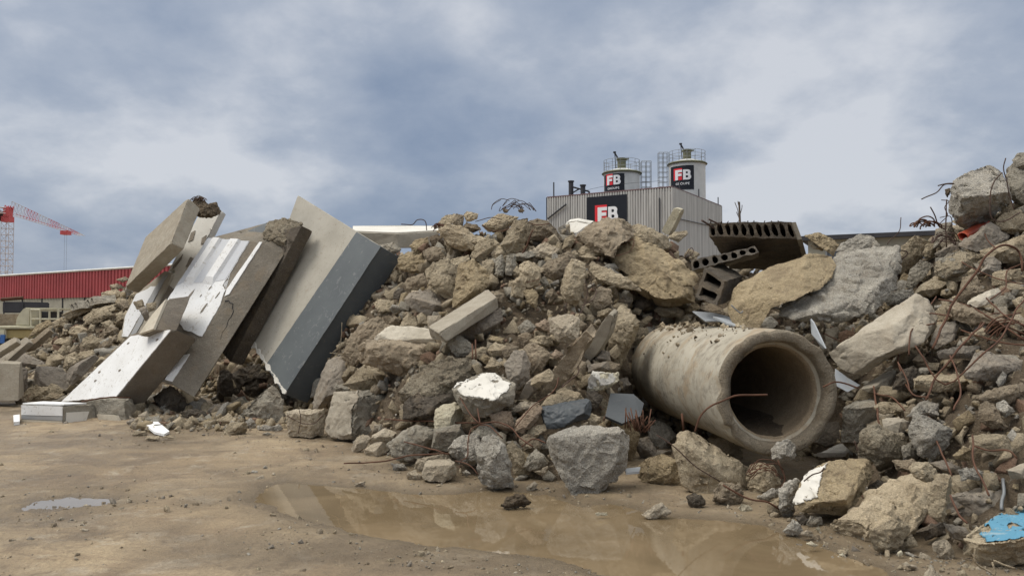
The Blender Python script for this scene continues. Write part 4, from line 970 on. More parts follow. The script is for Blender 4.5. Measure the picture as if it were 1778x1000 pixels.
S('L','1040,690 1130,640 1225,620 1225,700 1100,745','dark'); S('L','1230,640 1300,650 1420,680 1370,750 1290,740','side')
S('L','900,800 1000,700 1042,790 965,817','tan'); S('L','1320,260 1380,250 1500,270 1480,325 1350,330','pale_grey')
S('L','870,200 1000,190 1070,230 1000,290 900,260','brown'); S('L','700,380 760,330 820,350 800,420 700,440','dark')
S('L','1130,215 1210,195 1330,240 1330,290 1240,280','side')
# right slope and crown
S('J','110,330 240,230 440,110 465,30 480,-25 680,-60 890,-70 885,20 920,90 955,190 830,222 800,310 740,350 460,412 250,382 120,372','pale_grey','huge pale rough boulder overhanging the pipe mouth','concrete_boulder',sh=(-.02,.2),s=.72,th=.35,tilt=1.3,cuts=0,D=8.55,low=.4)
S('J','-300,290 -172,165 50,50 265,-12 440,-40 475,10 430,110 200,230 -10,280 -180,375 -290,362','ochre','long yellowish slab lying under the hollow-core plank end','concrete_slab',sh=(.0,.16),s=.8,th=.35,tilt=1.3,cuts=0,D=8.5,low=.25,amp=.6)
S('I','480,740 520,690 640,628 720,640 750,690 790,730 640,750 560,757','pale_grey','small blue-grey boulder showing against the far building','concrete_boulder')
S('I','260,640 350,618 430,650 487,700 450,772 400,720 330,690','ochre','curved tan stone on the skyline right of the hollow-core plank')
S('I','300,705 340,675 390,700 382,742 310,722','sand')
S('J','435,655 600,540 800,400 1015,262 1090,300 1160,420 1130,510 1020,572 900,640 800,692 670,802 600,815 490,752','cast','long pale cast beam with a rounded end right of the pipe mouth','concrete_beam',sh=(.03,.13),s=.74,th=.6,tilt=.5,cuts=2,dz=-.35,low=.3)
HB('J','640,900,.0 720,850,.1 800,790,.2 915,738,.3 905,822,.15 800,932,-.05 700,925,-.05 730,890,-.1 880,790,.05','cast','short cast kerb piece under the long pale beam','concrete_beam',seed=10,amp=.5)
S('J','405,490 480,475 502,520 490,602 430,652 400,600','cast')
S('J','805,262 830,235 1000,210 1012,262 900,322 832,322','pale_grey')
S('I','830,820 880,770 920,730 1020,640 1112,680 1090,760 1010,860 950,912 870,870','tan','tan chunk with a looped wire leaning on the skyline','concrete_boulder',dz=-.1)
S('J','960,192 990,80 1060,10 1150,40 1080,130 1005,202','grey')
HB('J','1005,250,.0 1060,178,.15 1160,118,.25 1292,138,.25 1264,234,.1 1120,265,-.05 1070,215,-.1 1200,200,-.1','sand','pale flat-sided block under a jutting layered stone','concrete_block',seed=13,amp=.6)
S('J','1165,90 1180,20 1330,-50 1500,-30 1512,60 1380,75 1232,132','tan','layered flat tan stone below the red hose')
S('J','1310,290 1360,130 1440,110 1502,222 1420,292','brown','brown triangular stone standing among the rusty rods')
S('J','1380,292 1490,240 1605,193 1640,230 1520,320 1450,330','cast_light','narrow pale lath-like block tipped on the right slope','concrete_beam',th=.5,cuts=1,amp=.4,dz=-.2)
S('J','1235,335 1300,300 1500,360 1640,420 1790,480 1640,482 1400,452 1262,402','brown','long brown slab lying across the middle of the right slope','concrete_slab')
S('J','1130,590 1180,460 1330,430 1292,552 1162,622','side'); S('J','1410,520 1490,463 1532,530 1480,562','sand')
S('J','1180,640 1300,610 1480,600 1420,682 1200,692','side'); S('J','1700,290 1790,240 1790,372 1740,362','tan')
S('J','1640,240 1680,230 1702,270 1650,312','grey')
S('J','1560,120 1640,80 1760,70 1740,130 1620,170','tan'); S('J','1500,0 1560,-20 1620,30 1580,80 1510,60','side')
S('J','1330,560 1370,580 1350,610 1310,600','grey'); S('J','1050,760 1080,745 1135,765 1100,800 1060,792','grey')
S('J','1000,700 1060,650 1120,720 1060,750','brown'); S('J','870,900 900,800 1010,740 1050,800 1000,900','dark'); 
HB('I','1262,330,.1 1290,250,.2 1430,172,.45 1540,145,.5 1622,198,.5 1660,290,.35 1697,380,.12 1652,440,.2 1560,514,.25 1400,594,.25 1300,564,.2 1260,480,.1 1340,365,-.25 1560,350,-.3 1680,330,-.1 1330,500,-.12','pale_grey','biggest boulder crowning the right end of the heap','concrete_boulder',D=9.0,seed=5,amp=1.0)
S('I','1660,222 1700,150 1780,135 1880,150 1900,420 1780,432 1700,372 1670,292','grey','grey boulder cut by the right edge beside the biggest one','concrete_boulder')
S('I','1700,112 1740,70 1800,58 1900,80 1900,182 1780,180 1730,160','grey','topmost grey stone at the upper right corner of the heap','concrete_boulder')
S('I','1590,542 1620,490 1740,460 1820,520 1820,602 1700,622 1600,602','tan','tan block under the crowning boulder at the right edge','concrete_block')
S('I','1330,692 1420,640 1540,550 1672,640 1600,702 1450,752','side','grey-brown stone with the red hose lying on it')
S('I','1480,742 1640,680 1820,620 1820,790 1640,822 1520,802','tan'); S('I','1160,642 1200,560 1270,545 1292,620 1222,702 1150,722','grey')
S('I','1180,880 1200,790 1350,740 1500,800 1482,882 1300,922 1200,922','grey','rounded layered stone midway up the right slope')
S('I','1160,762 1250,702 1320,680 1322,742 1200,792','side'); S('I','1530,832 1612,840 1602,902 1460,902','side')
S('I','1235,320 1260,312 1265,355 1245,370 1233,345','rust_earth','rusty ball of earth hanging from wire beside the crowning boulder','earth_clod',cuts=0)
S('I','1100,700 1160,690 1170,770 1110,800 1070,770','tan'); S('I','1560,900 1620,880 1700,900 1640,990 1560,980','tan')
# crown of the heap, centre
S('E','430,272 500,200 560,160 650,128 740,135 830,155 855,210 740,285 700,360 620,340 520,292','brown','domed earth-covered slab on the skyline below the black sign','earth_slab',sh=(0,.2),s=.7,tilt=.9,cuts=0,amp=1.2,dz=-.1)
S('E','830,165 880,160 1060,240 1112,292 1040,332 950,300 865,272 850,215','tan','flat-topped beam piece on the skyline left of the yellow post','concrete_beam',cuts=1,sh=(0,.22),s=.75,dz=-.2)
S('E','1080,252 1120,215 1202,203 1212,225 1150,282','sand')
S('E','690,380 720,300 830,242 900,292 1040,332 1180,432 1292,512 1270,562 1230,570 1245,690 1080,702 1000,682 930,640 790,532 800,462 720,452','ochre','giant ochre ridged boulder left of the cinder block','concrete_boulder',th=.6,s=.72,sh=(0,.05),cuts=5,dz=-.3)
S('E','545,482 570,440 680,480 800,532 882,612 740,592 600,545','sand','pale shallow dish of concrete left under the giant ochre boulder','concrete_slab',dz=-.1)
S('E','340,632 360,520 410,408 497,440 492,562 440,712 370,682','tan','upright tan pillar stub standing in the dark hollow','concrete_pillar',dz=-.25,cuts=3)
S('E','400,372 430,335 460,370 440,402','tan'); S('E','465,382 530,358 590,395 520,412','sand'); S('E','450,342 500,308 570,330 622,372 520,362','sand')
S('E','180,482 250,410 380,378 390,452 330,522 270,532','brown','brown knobbly stone left of the upright pillar stub')
S('E','0,650 0,560 60,520 50,440 120,400 250,402 190,492 180,582 80,602 70,668','sand','smooth sandy slab face sloping in the upper middle of the heap','concrete_slab',th=.4,s=.8,dz=-.1,low=.4)
S('D','1110,165 1170,120 1230,83 1352,112 1290,180 1240,222 1150,205','sand','sandy peak on the skyline under the wire tangle','concrete_boulder')
S('D','1240,302 1330,140 1420,120 1440,240 1380,322 1300,367','tan','large tan angular boulder right of the wire-tangle peak','concrete_boulder',dz=-.15)
S('D','1420,152 1490,120 1560,138 1620,200 1665,272 1560,262 1440,262','brown','earthy rounded hump on the skyline beside the clad building')
S('D','810,210 880,160 960,180 1060,240 1110,250 1185,218 1212,290 1150,320 1050,332 980,335 880,290','sand','bent elbow-shaped sandy beam near the top of the heap','concrete_beam',dz=-.2,cuts=2)
S('D','800,150 850,100 920,88 930,130 880,160 810,212','tan'); S('D','895,152 930,85 977,100 975,182','brown')
S('D','980,92 1000,70 1077,85 1070,122 1000,142','sand','topmost small sandy stone on the centre skyline','cobble',D=11.7)
S('D','970,182 1000,150 1060,160 1100,192 1040,217','brown')
S('D','1030,372 1080,280 1150,255 1207,300 1110,412 1040,407','tan','tan egg-shaped stone below the bent sandy beam','concrete_boulder',dz=-.15)
S('D','860,432 900,400 1010,375 1017,402 960,440 900,487','sand','pale wedge pointing left below the bent sandy beam')
S('D','605,312 640,270 730,250 737,312 660,362','ochre'); S('D','530,400 600,350 640,400 750,442 700,512 600,492 530,462','ochre','round ochre stone above the painted corner of the grey-banded slab')
S('D','715,492 770,430 870,408 932,480 935,560 912,692 830,652 740,582','tan','big rounded brown-tan boulder on the upper left slope','concrete_boulder')
S('D','905,732 925,600 932,520 950,440 1050,408 1150,502 1152,572 1100,622 1000,692','ochre','tall ochre boulder standing above the fallen beam','concrete_boulder',dz=-.1)
S('D','1100,502 1110,420 1170,393 1192,440 1182,502 1120,527','tan'); S('D','1187,472 1200,400 1240,378 1272,440 1252,522 1210,522','grey','egg-shaped grey stone standing on end above the hollow','cobble')
S('D','1270,502 1280,370 1332,368 1342,442 1312,512','grey'); S('D','570,572 590,530 700,500 722,572 640,622 592,602','brown','flat brown slab stone above the dark block on the left slope')
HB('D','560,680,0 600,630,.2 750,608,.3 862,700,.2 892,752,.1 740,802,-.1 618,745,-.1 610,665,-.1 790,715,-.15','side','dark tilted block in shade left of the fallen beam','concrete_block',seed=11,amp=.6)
S('D','350,692 380,673 492,690 490,762 390,762','tan'); S('D','460,842 500,793 542,830 500,867','brown'); S('D','470,512 510,478 532,520 500,562','tan')
S('D','400,302 490,285 542,330 530,372 440,342','grey','grey corner piece peeping over the grey-banded slab')
S('D','1320,482 1350,448 1392,490 1370,522','tan'); S('D','1395,622 1460,608 1497,650 1480,742 1420,702','ochre')
S('D','1550,642 1590,600 1632,650 1590,692','brown'); S('D','1360,872 1420,820 1472,870 1450,932 1380,922','grey')
S('D','1475,852 1540,820 1592,850 1580,902 1500,892','pink'); S('D','1575,810 1640,795 1700,788 1778,803 1772,962 1700,985 1650,972 1580,902','buff','pale buff square-shouldered boulder in the middle of the heap','concrete_boulder',dz=-.25)
S('D','1440,962 1500,930 1590,940 1595,995 1450,1005','tan'); S('D','1500,542 1540,520 1580,580 1540,602','grey')
S('D','1440,342 1540,280 1640,330 1602,402 1480,382','buff'); S('D','1310,372 1440,343 1482,370 1400,412 1330,412','grey')
S('D','1660,332 1680,260 1730,233 1752,270 1720,322','tan'); S('D','1170,362 1200,310 1230,300 1282,360 1200,405','sand')
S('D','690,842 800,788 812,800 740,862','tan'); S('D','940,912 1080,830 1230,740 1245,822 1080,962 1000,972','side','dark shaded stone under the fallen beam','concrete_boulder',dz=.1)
S('D','700,350 760,310 850,340 860,390 780,420 720,400','brown'); S('D','740,240 800,220 850,280 820,320 760,300','rust_earth')
S('D','850,300 900,290 920,350 880,370','tan'); S('D','630,380 690,360 700,430 650,440','ochre')
S('D','1100,650 1180,620 1260,640 1240,700','brown'); S('D','1380,560 1440,540 1470,600 1400,620','sand')
S('D','500,620 560,600 590,640 540,690 490,670','dark'); S('D','1640,380 1720,350 1760,420 1700,480 1620,450','brown')
# hollow and slope above the pipe
S('E','540,680 600,590 680,610 690,700 620,740 560,740','brown'); S('E','740,690 780,650 830,680 810,740 750,730','dark'); S('E','850,690 940,650 960,720 900,760 840,740','dark')
S('E','975,672 1000,643 1050,640 1062,680 1040,712 990,712','tan','rounded pebble-like stone below the giant ochre boulder','cobble',dz=-.2)
S('E','988,752 1040,710 1120,720 1180,755 1160,802 1040,802','tan','flat oval tan stone above the pipe','cobble',dz=-.1)
S('E','1175,782 1230,720 1280,710 1297,735 1230,795','ochre'); S('E','1170,702 1220,690 1240,710 1200,742','grey')
S('E','1300,742 1350,705 1400,715 1522,790 1500,802 1400,762','brown'); S('E','1520,812 1580,770 1690,755 1716,805 1680,852 1590,850','tan','tan block resting on the pipe behind the metal strip','concrete_block')
S('E','1680,872 1730,820 1790,795 1840,840 1790,895 1700,892','cast_light','pale square tile end leaning on the pipe rim','concrete_block',th=.4)
S('E','820,772 850,735 895,750 880,785','sand'); S('E','870,842 940,790 970,805 940,860 890,878','tan')
S('E','680,742 730,700 800,720 790,752 720,792','tan'); S('E','590,762 660,740 690,752 640,802 590,802','tan'); S('E','700,702 735,670 730,702','ochre')
S('E','1160,832 1200,795 1240,822 1200,842','tan'); S('E','1215,852 1260,812 1300,850 1240,872','tan'); S('E','1340,832 1370,800 1430,822 1440,862 1370,862','ochre')
S('E','665,925 668,880 700,800 750,733 800,745 867,842 855,925 800,1020 755,1120 735,1150 690,1110 665,1060','tan','tall pale split stone standing left of the pipe end','concrete_boulder',dz=-.3,s=.7)
S('Q','1320,172 1360,95 1400,38 1450,42 1467,92 1400,152 1335,182','tan','tan plate wedged between the tall split stone and the pipe')
S('Q','1085,262 1130,190 1190,200 1197,262','side'); S('Q','1040,292 1180,270 1192,332 1050,342','side'); S('Q','1120,352 1190,270 1260,290 1240,350','brown')
S('Q','1040,405 1080,343 1172,355 1245,350 1252,402 1150,462 1040,472','cream','white crumbly rock against the left end of the pipe','concrete_boulder',dz=-.15,cuts=4)
S('Q','640,392 770,325 802,360 790,402 680,452 645,430','sand','brick-shaped tan block resting on the tipped plank','concrete_block',dz=-.4,cuts=1,amp=.4,th=.7)
S('Q','325,312 380,243 442,290 420,327','sand'); S('Q','290,252 330,220 362,240 340,292','ochre'); S('Q','340,192 400,140 472,160 450,222 380,232','tan')
S('Q','350,112 380,90 460,110 440,142','ochre'); S('Q','210,312 250,255 307,290 290,332','grey'); S('Q','65,262 100,230 132,262 90,282','sand')
S('Q','660,112 720,90 802,120 770,172 680,142','tan'); S('Q','600,182 650,140 720,170 782,220 722,332 650,352 630,262','brown','brown ribbed stone below the buff square-shouldered boulder','concrete_boulder')
S('Q','785,232 820,190 872,220 850,262','pink'); S('Q','560,92 640,62 650,100 600,170 560,140','brown')
S('Q','250,190 330,170 350,210 290,250 200,240','sand'); S('Q','440,190 500,150 560,170 540,220 470,250','brown')
S('Q','725,630 735,590 880,555 1022,520 1072,580 1040,662 900,700 760,722','slate_dark','blackish painted slab piece lying right of the white-faced block','painted_slab',s=.82,th=.5,cuts=1,amp=.5,dz=-.1)
S('Q','720,592 760,520 900,478 1000,492 1032,520 880,560','sand','tan crumbled top of the blackish slab piece')
S('Q','535,752 550,680 640,590 700,558 722,600 690,682 600,762','pink','pale pink-white stone slanting right of the rebar cluster','concrete_boulder',dz=-.15)
S('Q','360,640 420,620 510,620 532,752 440,742 380,702','pink','pale pinkish stone under the white-faced block')
S('Q','610,792 640,730 750,695 772,732 660,812','sand'); S('Q','520,592 600,545 700,558 640,602 540,622','buff')
S('Q','860,692 900,660 980,665 1002,722 870,732','grey'); S('Q','560,800 640,770 720,840 700,900 600,880','brown')
S('Q','1250,400 1310,380 1340,430 1290,470 1240,450','side'); S('Q','1030,480 1100,470 1150,520 1100,600 1040,560','dark')
S('Q','490,830 540,820 590,880 560,900 500,880','grey')
# left heap
S('B','475,152 500,115 560,100 640,150 620,172 540,180','sand','pale pointed slab piece on the left heap','concrete_slab'); S('B','370,222 400,195 502,200 480,242','sand')
S('B','565,242 580,190 650,165 712,210 680,252 620,267','tan','square brown-tan block high on the left heap','concrete_block'); S('B','400,282 440,233 482,260 460,322','tan'); S('B','480,282 540,233 557,260 540,292','brown')
S('B','438,392 460,310 530,295 562,340 540,392 470,407','tan','tan faceted stone above the dark broken panel','concrete_block'); S('B','558,342 540,290 640,270 652,300 600,347','tan')
S('B','255,212 290,185 337,200 320,242','brown'); S('B','318,382 330,320 410,290 442,330 400,372 350,397','tan','rough tan lump in the middle of the left heap'); S('B','250,302 290,270 332,300 290,337','tan')
S('B','580,92 660,20 760,-5 780,30 720,62 640,87','tan','long layered tan rock near the top of the left heap','concrete_boulder'); S('B','718,152 740,110 812,120 800,162','brown'); S('B','610,130 630,90 660,100 650,140','tan')
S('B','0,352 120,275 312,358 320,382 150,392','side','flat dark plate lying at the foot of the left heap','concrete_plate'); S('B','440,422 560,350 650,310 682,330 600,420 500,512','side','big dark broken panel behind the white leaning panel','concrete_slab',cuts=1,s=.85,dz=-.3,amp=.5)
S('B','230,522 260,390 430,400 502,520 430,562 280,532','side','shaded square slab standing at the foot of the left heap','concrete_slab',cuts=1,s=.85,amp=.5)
S('B','155,592 200,540 330,530 362,580 300,622 222,632','tan','rounded boulder before the shaded square slab','concrete_boulder'); S('B','248,522 330,488 442,550 350,582','tan'); S('B','255,622 340,570 442,570 430,622 270,632','tan'); S('B','90,600 150,585 200,640 120,650','brown')
S('B','135,392 190,400 190,560 130,582','side')
S('B','200,182 250,100 340,62 357,90 262,162','ochre','ochre curved slab piece behind the leaning planks')
S('A','595,932 640,870 782,838 792,870 680,962 600,972','tan','layered long tan rock below the far red hall','concrete_boulder'); S('A','705,752 800,730 852,760 790,812 720,812','sand','sandy broken block near the top of the left heap'); S('A','750,702 810,690 862,710 770,742','brown'); S('A','808,662 870,640 892,660 850,682','brown','highest small stone of the left heap against the red hall','cobble')
S('A','430,905 500,870 560,850 620,830 700,790 705,830 640,870 560,902 480,930','tan'); S('A','820,820 880,800 900,850 850,880','brown'); S('A','700,960 760,940 800,980 740,1000','tan'); S('A','360,960 430,920 480,950 440,990 370,990','sand')
S('A','800,900 850,880 880,930 820,950','tan'); S('B','700,240 760,200 780,230 730,280','brown'); S('B','760,190 810,160 820,190 770,230','brown')
# dark hollow under the leaning slabs and its edge
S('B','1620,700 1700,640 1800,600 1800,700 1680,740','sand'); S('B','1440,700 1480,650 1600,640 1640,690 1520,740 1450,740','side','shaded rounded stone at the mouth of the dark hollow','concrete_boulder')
S('B','1500,760 1560,730 1650,740 1640,800 1520,800','tan'); S('B','1540,860 1600,775 1700,780 1720,850 1600,862','tan','small tan slab pair standing on the mud near the grey-banded slab','concrete_flake')
S('B','1700,770 1740,735 1765,770 1740,820','pale_grey'); S('C','195,820 230,790 290,800 300,830 250,842','pale_grey'); S('C','295,800 340,780 362,820 300,840','pale_grey'); S('C','225,850 260,840 290,855 250,868','grey')
S('B','960,770 1000,735 1100,735 1130,780 1050,795','grey'); S('B','880,770 920,740 965,760 960,795 890,795','side'); S('B','1140,760 1180,740 1250,745 1240,780 1150,780','grey')
S('B','1265,770 1290,752 1320,760 1315,782 1270,782','pale_grey'); S('B','1420,795 1430,750 1500,750 1505,790','grey'); S('B','1340,745 1400,735 1430,760 1370,775','grey')
S('B','920,862 940,830 1020,835 1020,860','tan'); S('B','1010,890 1020,865 1100,865 1110,890 1060,897','tan'); S('B','1130,875 1150,862 1205,870 1200,887','tan')
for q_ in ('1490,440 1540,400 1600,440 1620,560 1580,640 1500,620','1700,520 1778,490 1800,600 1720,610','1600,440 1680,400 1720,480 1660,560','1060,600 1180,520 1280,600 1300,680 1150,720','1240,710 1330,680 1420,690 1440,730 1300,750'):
    S('B',q_,'dark')  # recess stones coloured near-black to paint in the hollow's shade
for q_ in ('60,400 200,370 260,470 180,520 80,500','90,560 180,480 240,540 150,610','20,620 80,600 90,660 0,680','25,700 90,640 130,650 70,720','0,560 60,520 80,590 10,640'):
    S('C',q_,'dark')  # same here: shade under the slabs is put into the stone colour

# ------------------------------------------------------------------ metal strips, slate, hose
def plate(pts, t, mat, name, label, cat):
    f = [P(*p) for p in pts]; n = unit((f[1]-f[0]).cross(f[2]-f[0])); bm = bmesh.new()
    a = [bm.verts.new(p) for p in f]; b = [bm.verts.new(p+n*t) for p in f]
    bm.faces.new(a); bm.faces.new(b[::-1]); [bm.faces.new((a[i], b[i], b[(i+1) % len(a)], a[(i+1) % len(a)])) for i in range(len(a))]
    return tag(obj(name, bm, M[mat]), label, cat)
plate([(1203,540,8.7),(1240,543,8.8),(1266,550,8.75),(1270,557,8.6),(1226,557,8.5)], .012, 'steel_sheet', 'metal_sheet', 'bluish flattened metal sheet end above the pipe', 'metal sheet')
plate([(1238,549,8.4),(1262,553,8.4),(1318,572,8.2),(1314,576,8.1),(1262,561,8.3)], .02, 'steel_sheet', 'metal_strip', 'thin bright metal strip slanting down onto the pipe top', 'metal strip')
plate([(1407,554,8.0),(1412,560,7.9),(1433,605,7.7),(1428,606,7.8),(1409,580,7.9)], .012, 'steel_sheet', 'metal_strip', 'narrow metal blade standing behind the right rim of the pipe', 'metal strip')
plate([(1060,682,8.3),(1100,684,8.3),(1118,700,8.2),(1112,722,8.0),(1080,735,7.9),(1051,722,8.0)], .035, 'slate_dark', 'slate_sheet', 'dark slate-like sheet standing left of the pipe belly', 'slate sheet')
plate([(1450,640,7.6),(1470,655,7.6),(1492,668,7.6),(1470,680,7.5),(1448,668,7.5)], .02, 'steel_sheet', 'metal_sheet', 'grey metal plate corner right of the pipe rim', 'metal sheet')
plate([(1085,813,7.2),(1112,810,7.3),(1110,818,7.1),(1087,820,7.0)], .02, 'steel_sheet', 'metal_sheet', 'grey sheet scrap between the flat-faced boulder and the sandy boulder', 'metal sheet')
bm = bmesh.new()
a, b = P(1672,411,8.9), P(1712,388,9.4); ax = unit(b-a); xx = ax.orthogonal().normalized(); yy = ax.cross(xx)
R0 = []
for (r, z) in ((.05,.0),(.062,0),(.062,.05),(.058,.07),(.056,.2),(.056,1)):
    R0.append([bm.verts.new(a+(b-a)*z+(xx*math.cos(k*math.pi/8)+yy*math.sin(k*math.pi/8)*.75)*r) for k in range(16)])
for p_, q_ in zip(R0, R0[1:]): [bm.faces.new((p_[k], p_[(k+1) % 16], q_[(k+1) % 16], q_[k])) for k in range(16)]
Ri = [bm.verts.new(v_.co+(b-a)*.4) for v_ in R0[0]]; [bm.faces.new((R0[0][k], Ri[k], Ri[(k+1) % 16], R0[0][(k+1) % 16])) for k in range(16)]
tag(obj('plastic_duct', bm, M['orange_plastic'], smooth=True), 'orange-red corrugated plastic duct end under the crowning boulder', 'duct')
bm = bmesh.new(); tube(bm, [P(1748,612,7.4), P(1765,618,7.2), P(1782,630,7.1)], .022, 10); tag(obj('orange_hose', bm, M['orange_plastic'], smooth=True), 'short orange hose at the right edge among rusty rods', 'hose')
bm = bmesh.new(); tube(bm, [P(1742,832,5.6), P(1743,858,5.5), P(1740,885,5.4)], .012, 8); tag(obj('grey_cable', bm, M['galv'], smooth=True), 'pale grey cable hanging above the blue-painted chunk', 'cable')
# blue paint over the corner chunk and white faces: coats that follow the stone
def coat_on(o, tile, pts, mat, name, lift=.006, up=None, sm=5):
    poly = TP(tile, pts); me = o.data; src = bmesh.new(); src.from_mesh(me); off = Vector(o.location); bm = bmesh.new(); mp_ = {}
    src.normal_update(); cam_ = Vector((0, 0, CH)); mid_ = sum((v_.co for v_ in src.verts), Vector())/len(src.verts)
    for f in src.faces:
        c_ = f.calc_center_median()+off; x, y, d = proj(c_)
        nf_ = f.normal if f.normal.dot(c_-off-mid_) > 0 else -f.normal
        if nf_.dot(cam_-c_) <= 0: continue
        jx = noise.noise(c_*5)*7+noise.noise(c_*16)*4; jy = noise.noise(c_*5+Vector((7, 0, 0)))*7
        if not inpoly(x+jx, y+jy, poly): continue
        if up is not None and noise.noise(c_*9) > up: continue
        vs = []
        for v_ in f.verts:
            if v_.index not in mp_: mp_[v_.index] = bm.verts.new(v_.co+off+unit(cam_-v_.co-off)*lift)
            vs.append(mp_[v_.index])
        if len(set(vs)) > 2 and not bm.faces.get(vs): bm.faces.new(vs)
    src.free(); bm.edges.index_update()
    for _ in range(sm): bmesh.ops.smooth_vert(bm, verts=[v_ for v_ in bm.verts if not v_.is_boundary], factor=.5, use_axis_x=True, use_axis_y=True, use_axis_z=True)
    bm.normal_update()
    for v_ in bm.verts: v_.co += unit(cam_-v_.co)*lift*1.2
    r = bmesh.ops.extrude_face_region(bm, geom=list(bm.faces)); cen = Vector((0, 0, 0))
    nv = [g for g in r['geom'] if isinstance(g, bmesh.types.BMVert)]
    bm.normal_update()
    for v_ in nv: v_.co -= unit(cam_-v_.co)*lift*.8
    bmesh.ops.recalc_face_normals(bm, faces=bm.faces)
    return obj(name, bm, M[mat], o, smooth=True)
def hero(word): return next(h[0] for h in HERO if h[3] and word in h[3])
coat_on(hero('peeling sky-blue'), 'L', '1470,700 1500,640 1560,600 1640,555 1800,500 2040,520 2040,660 1778,712 1680,742 1520,768', 'blue_paint', 'blue_paint', lift=.016, up=.42, sm=1)
coat_on(hero('white-faced block lying'), 'Q', '105,450 140,420 300,385 315,340 395,345 510,420 470,470 380,545 200,515', 'plaster', 'white_face', up=.5)
coat_on(hero('yellow-cored block with'), 'L', '160,500 250,280 415,200 345,345 350,470 200,510', 'plaster', 'white_face', up=.45)
coat_on(hero('white crumbly rock'), 'Q', '1040,400 1080,340 1200,350 1250,350 1230,400 1150,440 1045,460', 'plaster', 'white_crust', up=.25)
coat_on(hero('grooved smooth left face'), 'C', '630,830 690,640 720,555 890,530 870,640 830,870 700,890', 'cast', 'smooth_face', lift=.010, sm=1)
# grooves on that face
o_ = hero('grooved smooth left face'); D0 = HERO[[h[0] for h in HERO].index(o_)][4]

# ------------------------------------------------------------------ reinforcing bars
bars = []
def rb(tile, pts, label=None, r=.007, off=.30, name='reinforcing_bar', D=None, mat='rust'):
    q = TP(tile, pts); ds = []
    for x, y in q: ds.append(D if D else min(hitD(x, y), 12)-off)
    if not D:
        d0, d1 = ds[0], ds[-1]; n = len(ds)
        ds = [min(ds[i], d0+(d1-d0)*i/max(1, n-1)+.15) for i in range(n)]
        for i in range(1, n): ds[i] = max(min(ds[i], ds[i-1]+.25), ds[i-1]-.25)
    bm = bmesh.new(); tube(bm, [P(x, y, d) for (x, y), d in zip(q, ds)], r, 6)
    o = obj(name, bm, M[mat], smooth=True); tag(o, label, 'rebar', 'rusty bars sticking out of the rubble'); bars.append((o, q, label)); return o
rb('H','690,440 0,0'.replace('0,0','700,430'),None) if False else None
B_LIST = [
 ('E2','1262,745 1310,715','x'),
]
px = lambda s: s
TILES['Z'] = (0, 0)
def rz(pts, label, **k):
    q = [float(a) for a in pts.replace(',', ' ').split()]; s_ = ' '.join('%f,%f' % (q[i]*3.9955, q[i+1]*3.9955) for i in range(0, len(q), 2)); return rb('Z', s_, label, **k)
rz('1207,749 1216,722 1240,701 1275,689 1305,686 1333,684','long bent bar arching across the pipe mouth', D=6.35, r=.0075)
rz('1428,672 1448,663 1470,666 1492,674','short thin bar bent over the right pipe rim', D=6.4)
rz('1430,578 1470,598 1520,625 1566,642','straight thin bar running from the pipe rim along the pale beam', off=.5)
rz('1575,533 1640,564 1700,600 1778,650','long straight bar crossing the tangle below the pale beam', off=.5)
rz('1625,515 1605,548 1500,640'.replace('1500,640','1575,602'),'bar end crossing above the pale beam end', off=.5)
rz('1775,470 1768,440 1755,427 1738,428 1712,445 1690,480 1660,520 1640,560 1620,605','thick bar bent in a big arch over the right slope', r=.011, off=.7)
rz('1670,455 1720,480 1778,495','straight bar slanting under the big arched bar', off=.6)
rz('1712,518 1735,540 1760,557 1778,565','short bar lying below the pale lath-like block', off=.5)
rz('1630,520 1660,525 1700,540 1740,565 1778,590','bar sweeping along the brown slab of the right slope', off=.6, r=.009)
rz('1708,560 1680,590 1650,625 1625,655 1608,695','long curved bar hanging down past the level tan beam', off=.6, r=.009)
rz('1650,618 1662,650 1668,685 1655,712','thin bar dangling in front of the level tan beam', off=.6)
rz('1560,630 1575,660 1584,685 1612,690','forked bar below the pale cast beam end', off=.6)
rz('1562,560 1560,600 1562,640 1580,680','long thin bar hanging by the pale cast beam end', off=.6)
rz('1530,570 1580,560 1610,545 1650,548','thin wire bar poking left across the pale cast beam', off=.6)
rz('1578,615 1582,575 1600,566 1622,562','hooked bar looping above the short kerb piece', off=.6)
rz('1668,572 1720,590 1778,600','bar lying nearly level at the right edge under the brown slab', off=.6)
rz('1690,690 1640,668'.replace('1690,690','1708,612')+' 1590,600','straight bar crossing behind the curved hanging bar', off=.5)
rz('1517,672 1522,705 1527,737','upright bar standing before the concrete post stub', off=.45, r=.009)
rz('1520,683 1548,690 1570,712','thin bar curling away from the post stub', off=.4)
rz('1625,765 1637,790 1652,825','rusty bar stub leaning below the pale bluish boulder', off=.3)
rz('1690,755 1690,795 1700,822 1715,860','thin bar hanging above the long dark slab edge', off=.4)
rz('1650,860 1662,890 1680,908','thin wire bar across the dark slab edge', off=.5)
rz('1693,775 1720,783 1750,782 1765,795','wavy wire lying over the holed slab piece', off=.3)
rz('1396,835 1410,825 1425,820 1432,812','bent black wire stuck in the white face of the yellow-cored block', D=5.55, mat='wire', r=.005)
rz('1484,765 1488,775 1490,782','tiny bar stub on the white plaster-faced slab end', D=6.0, mat='wire', r=.006)
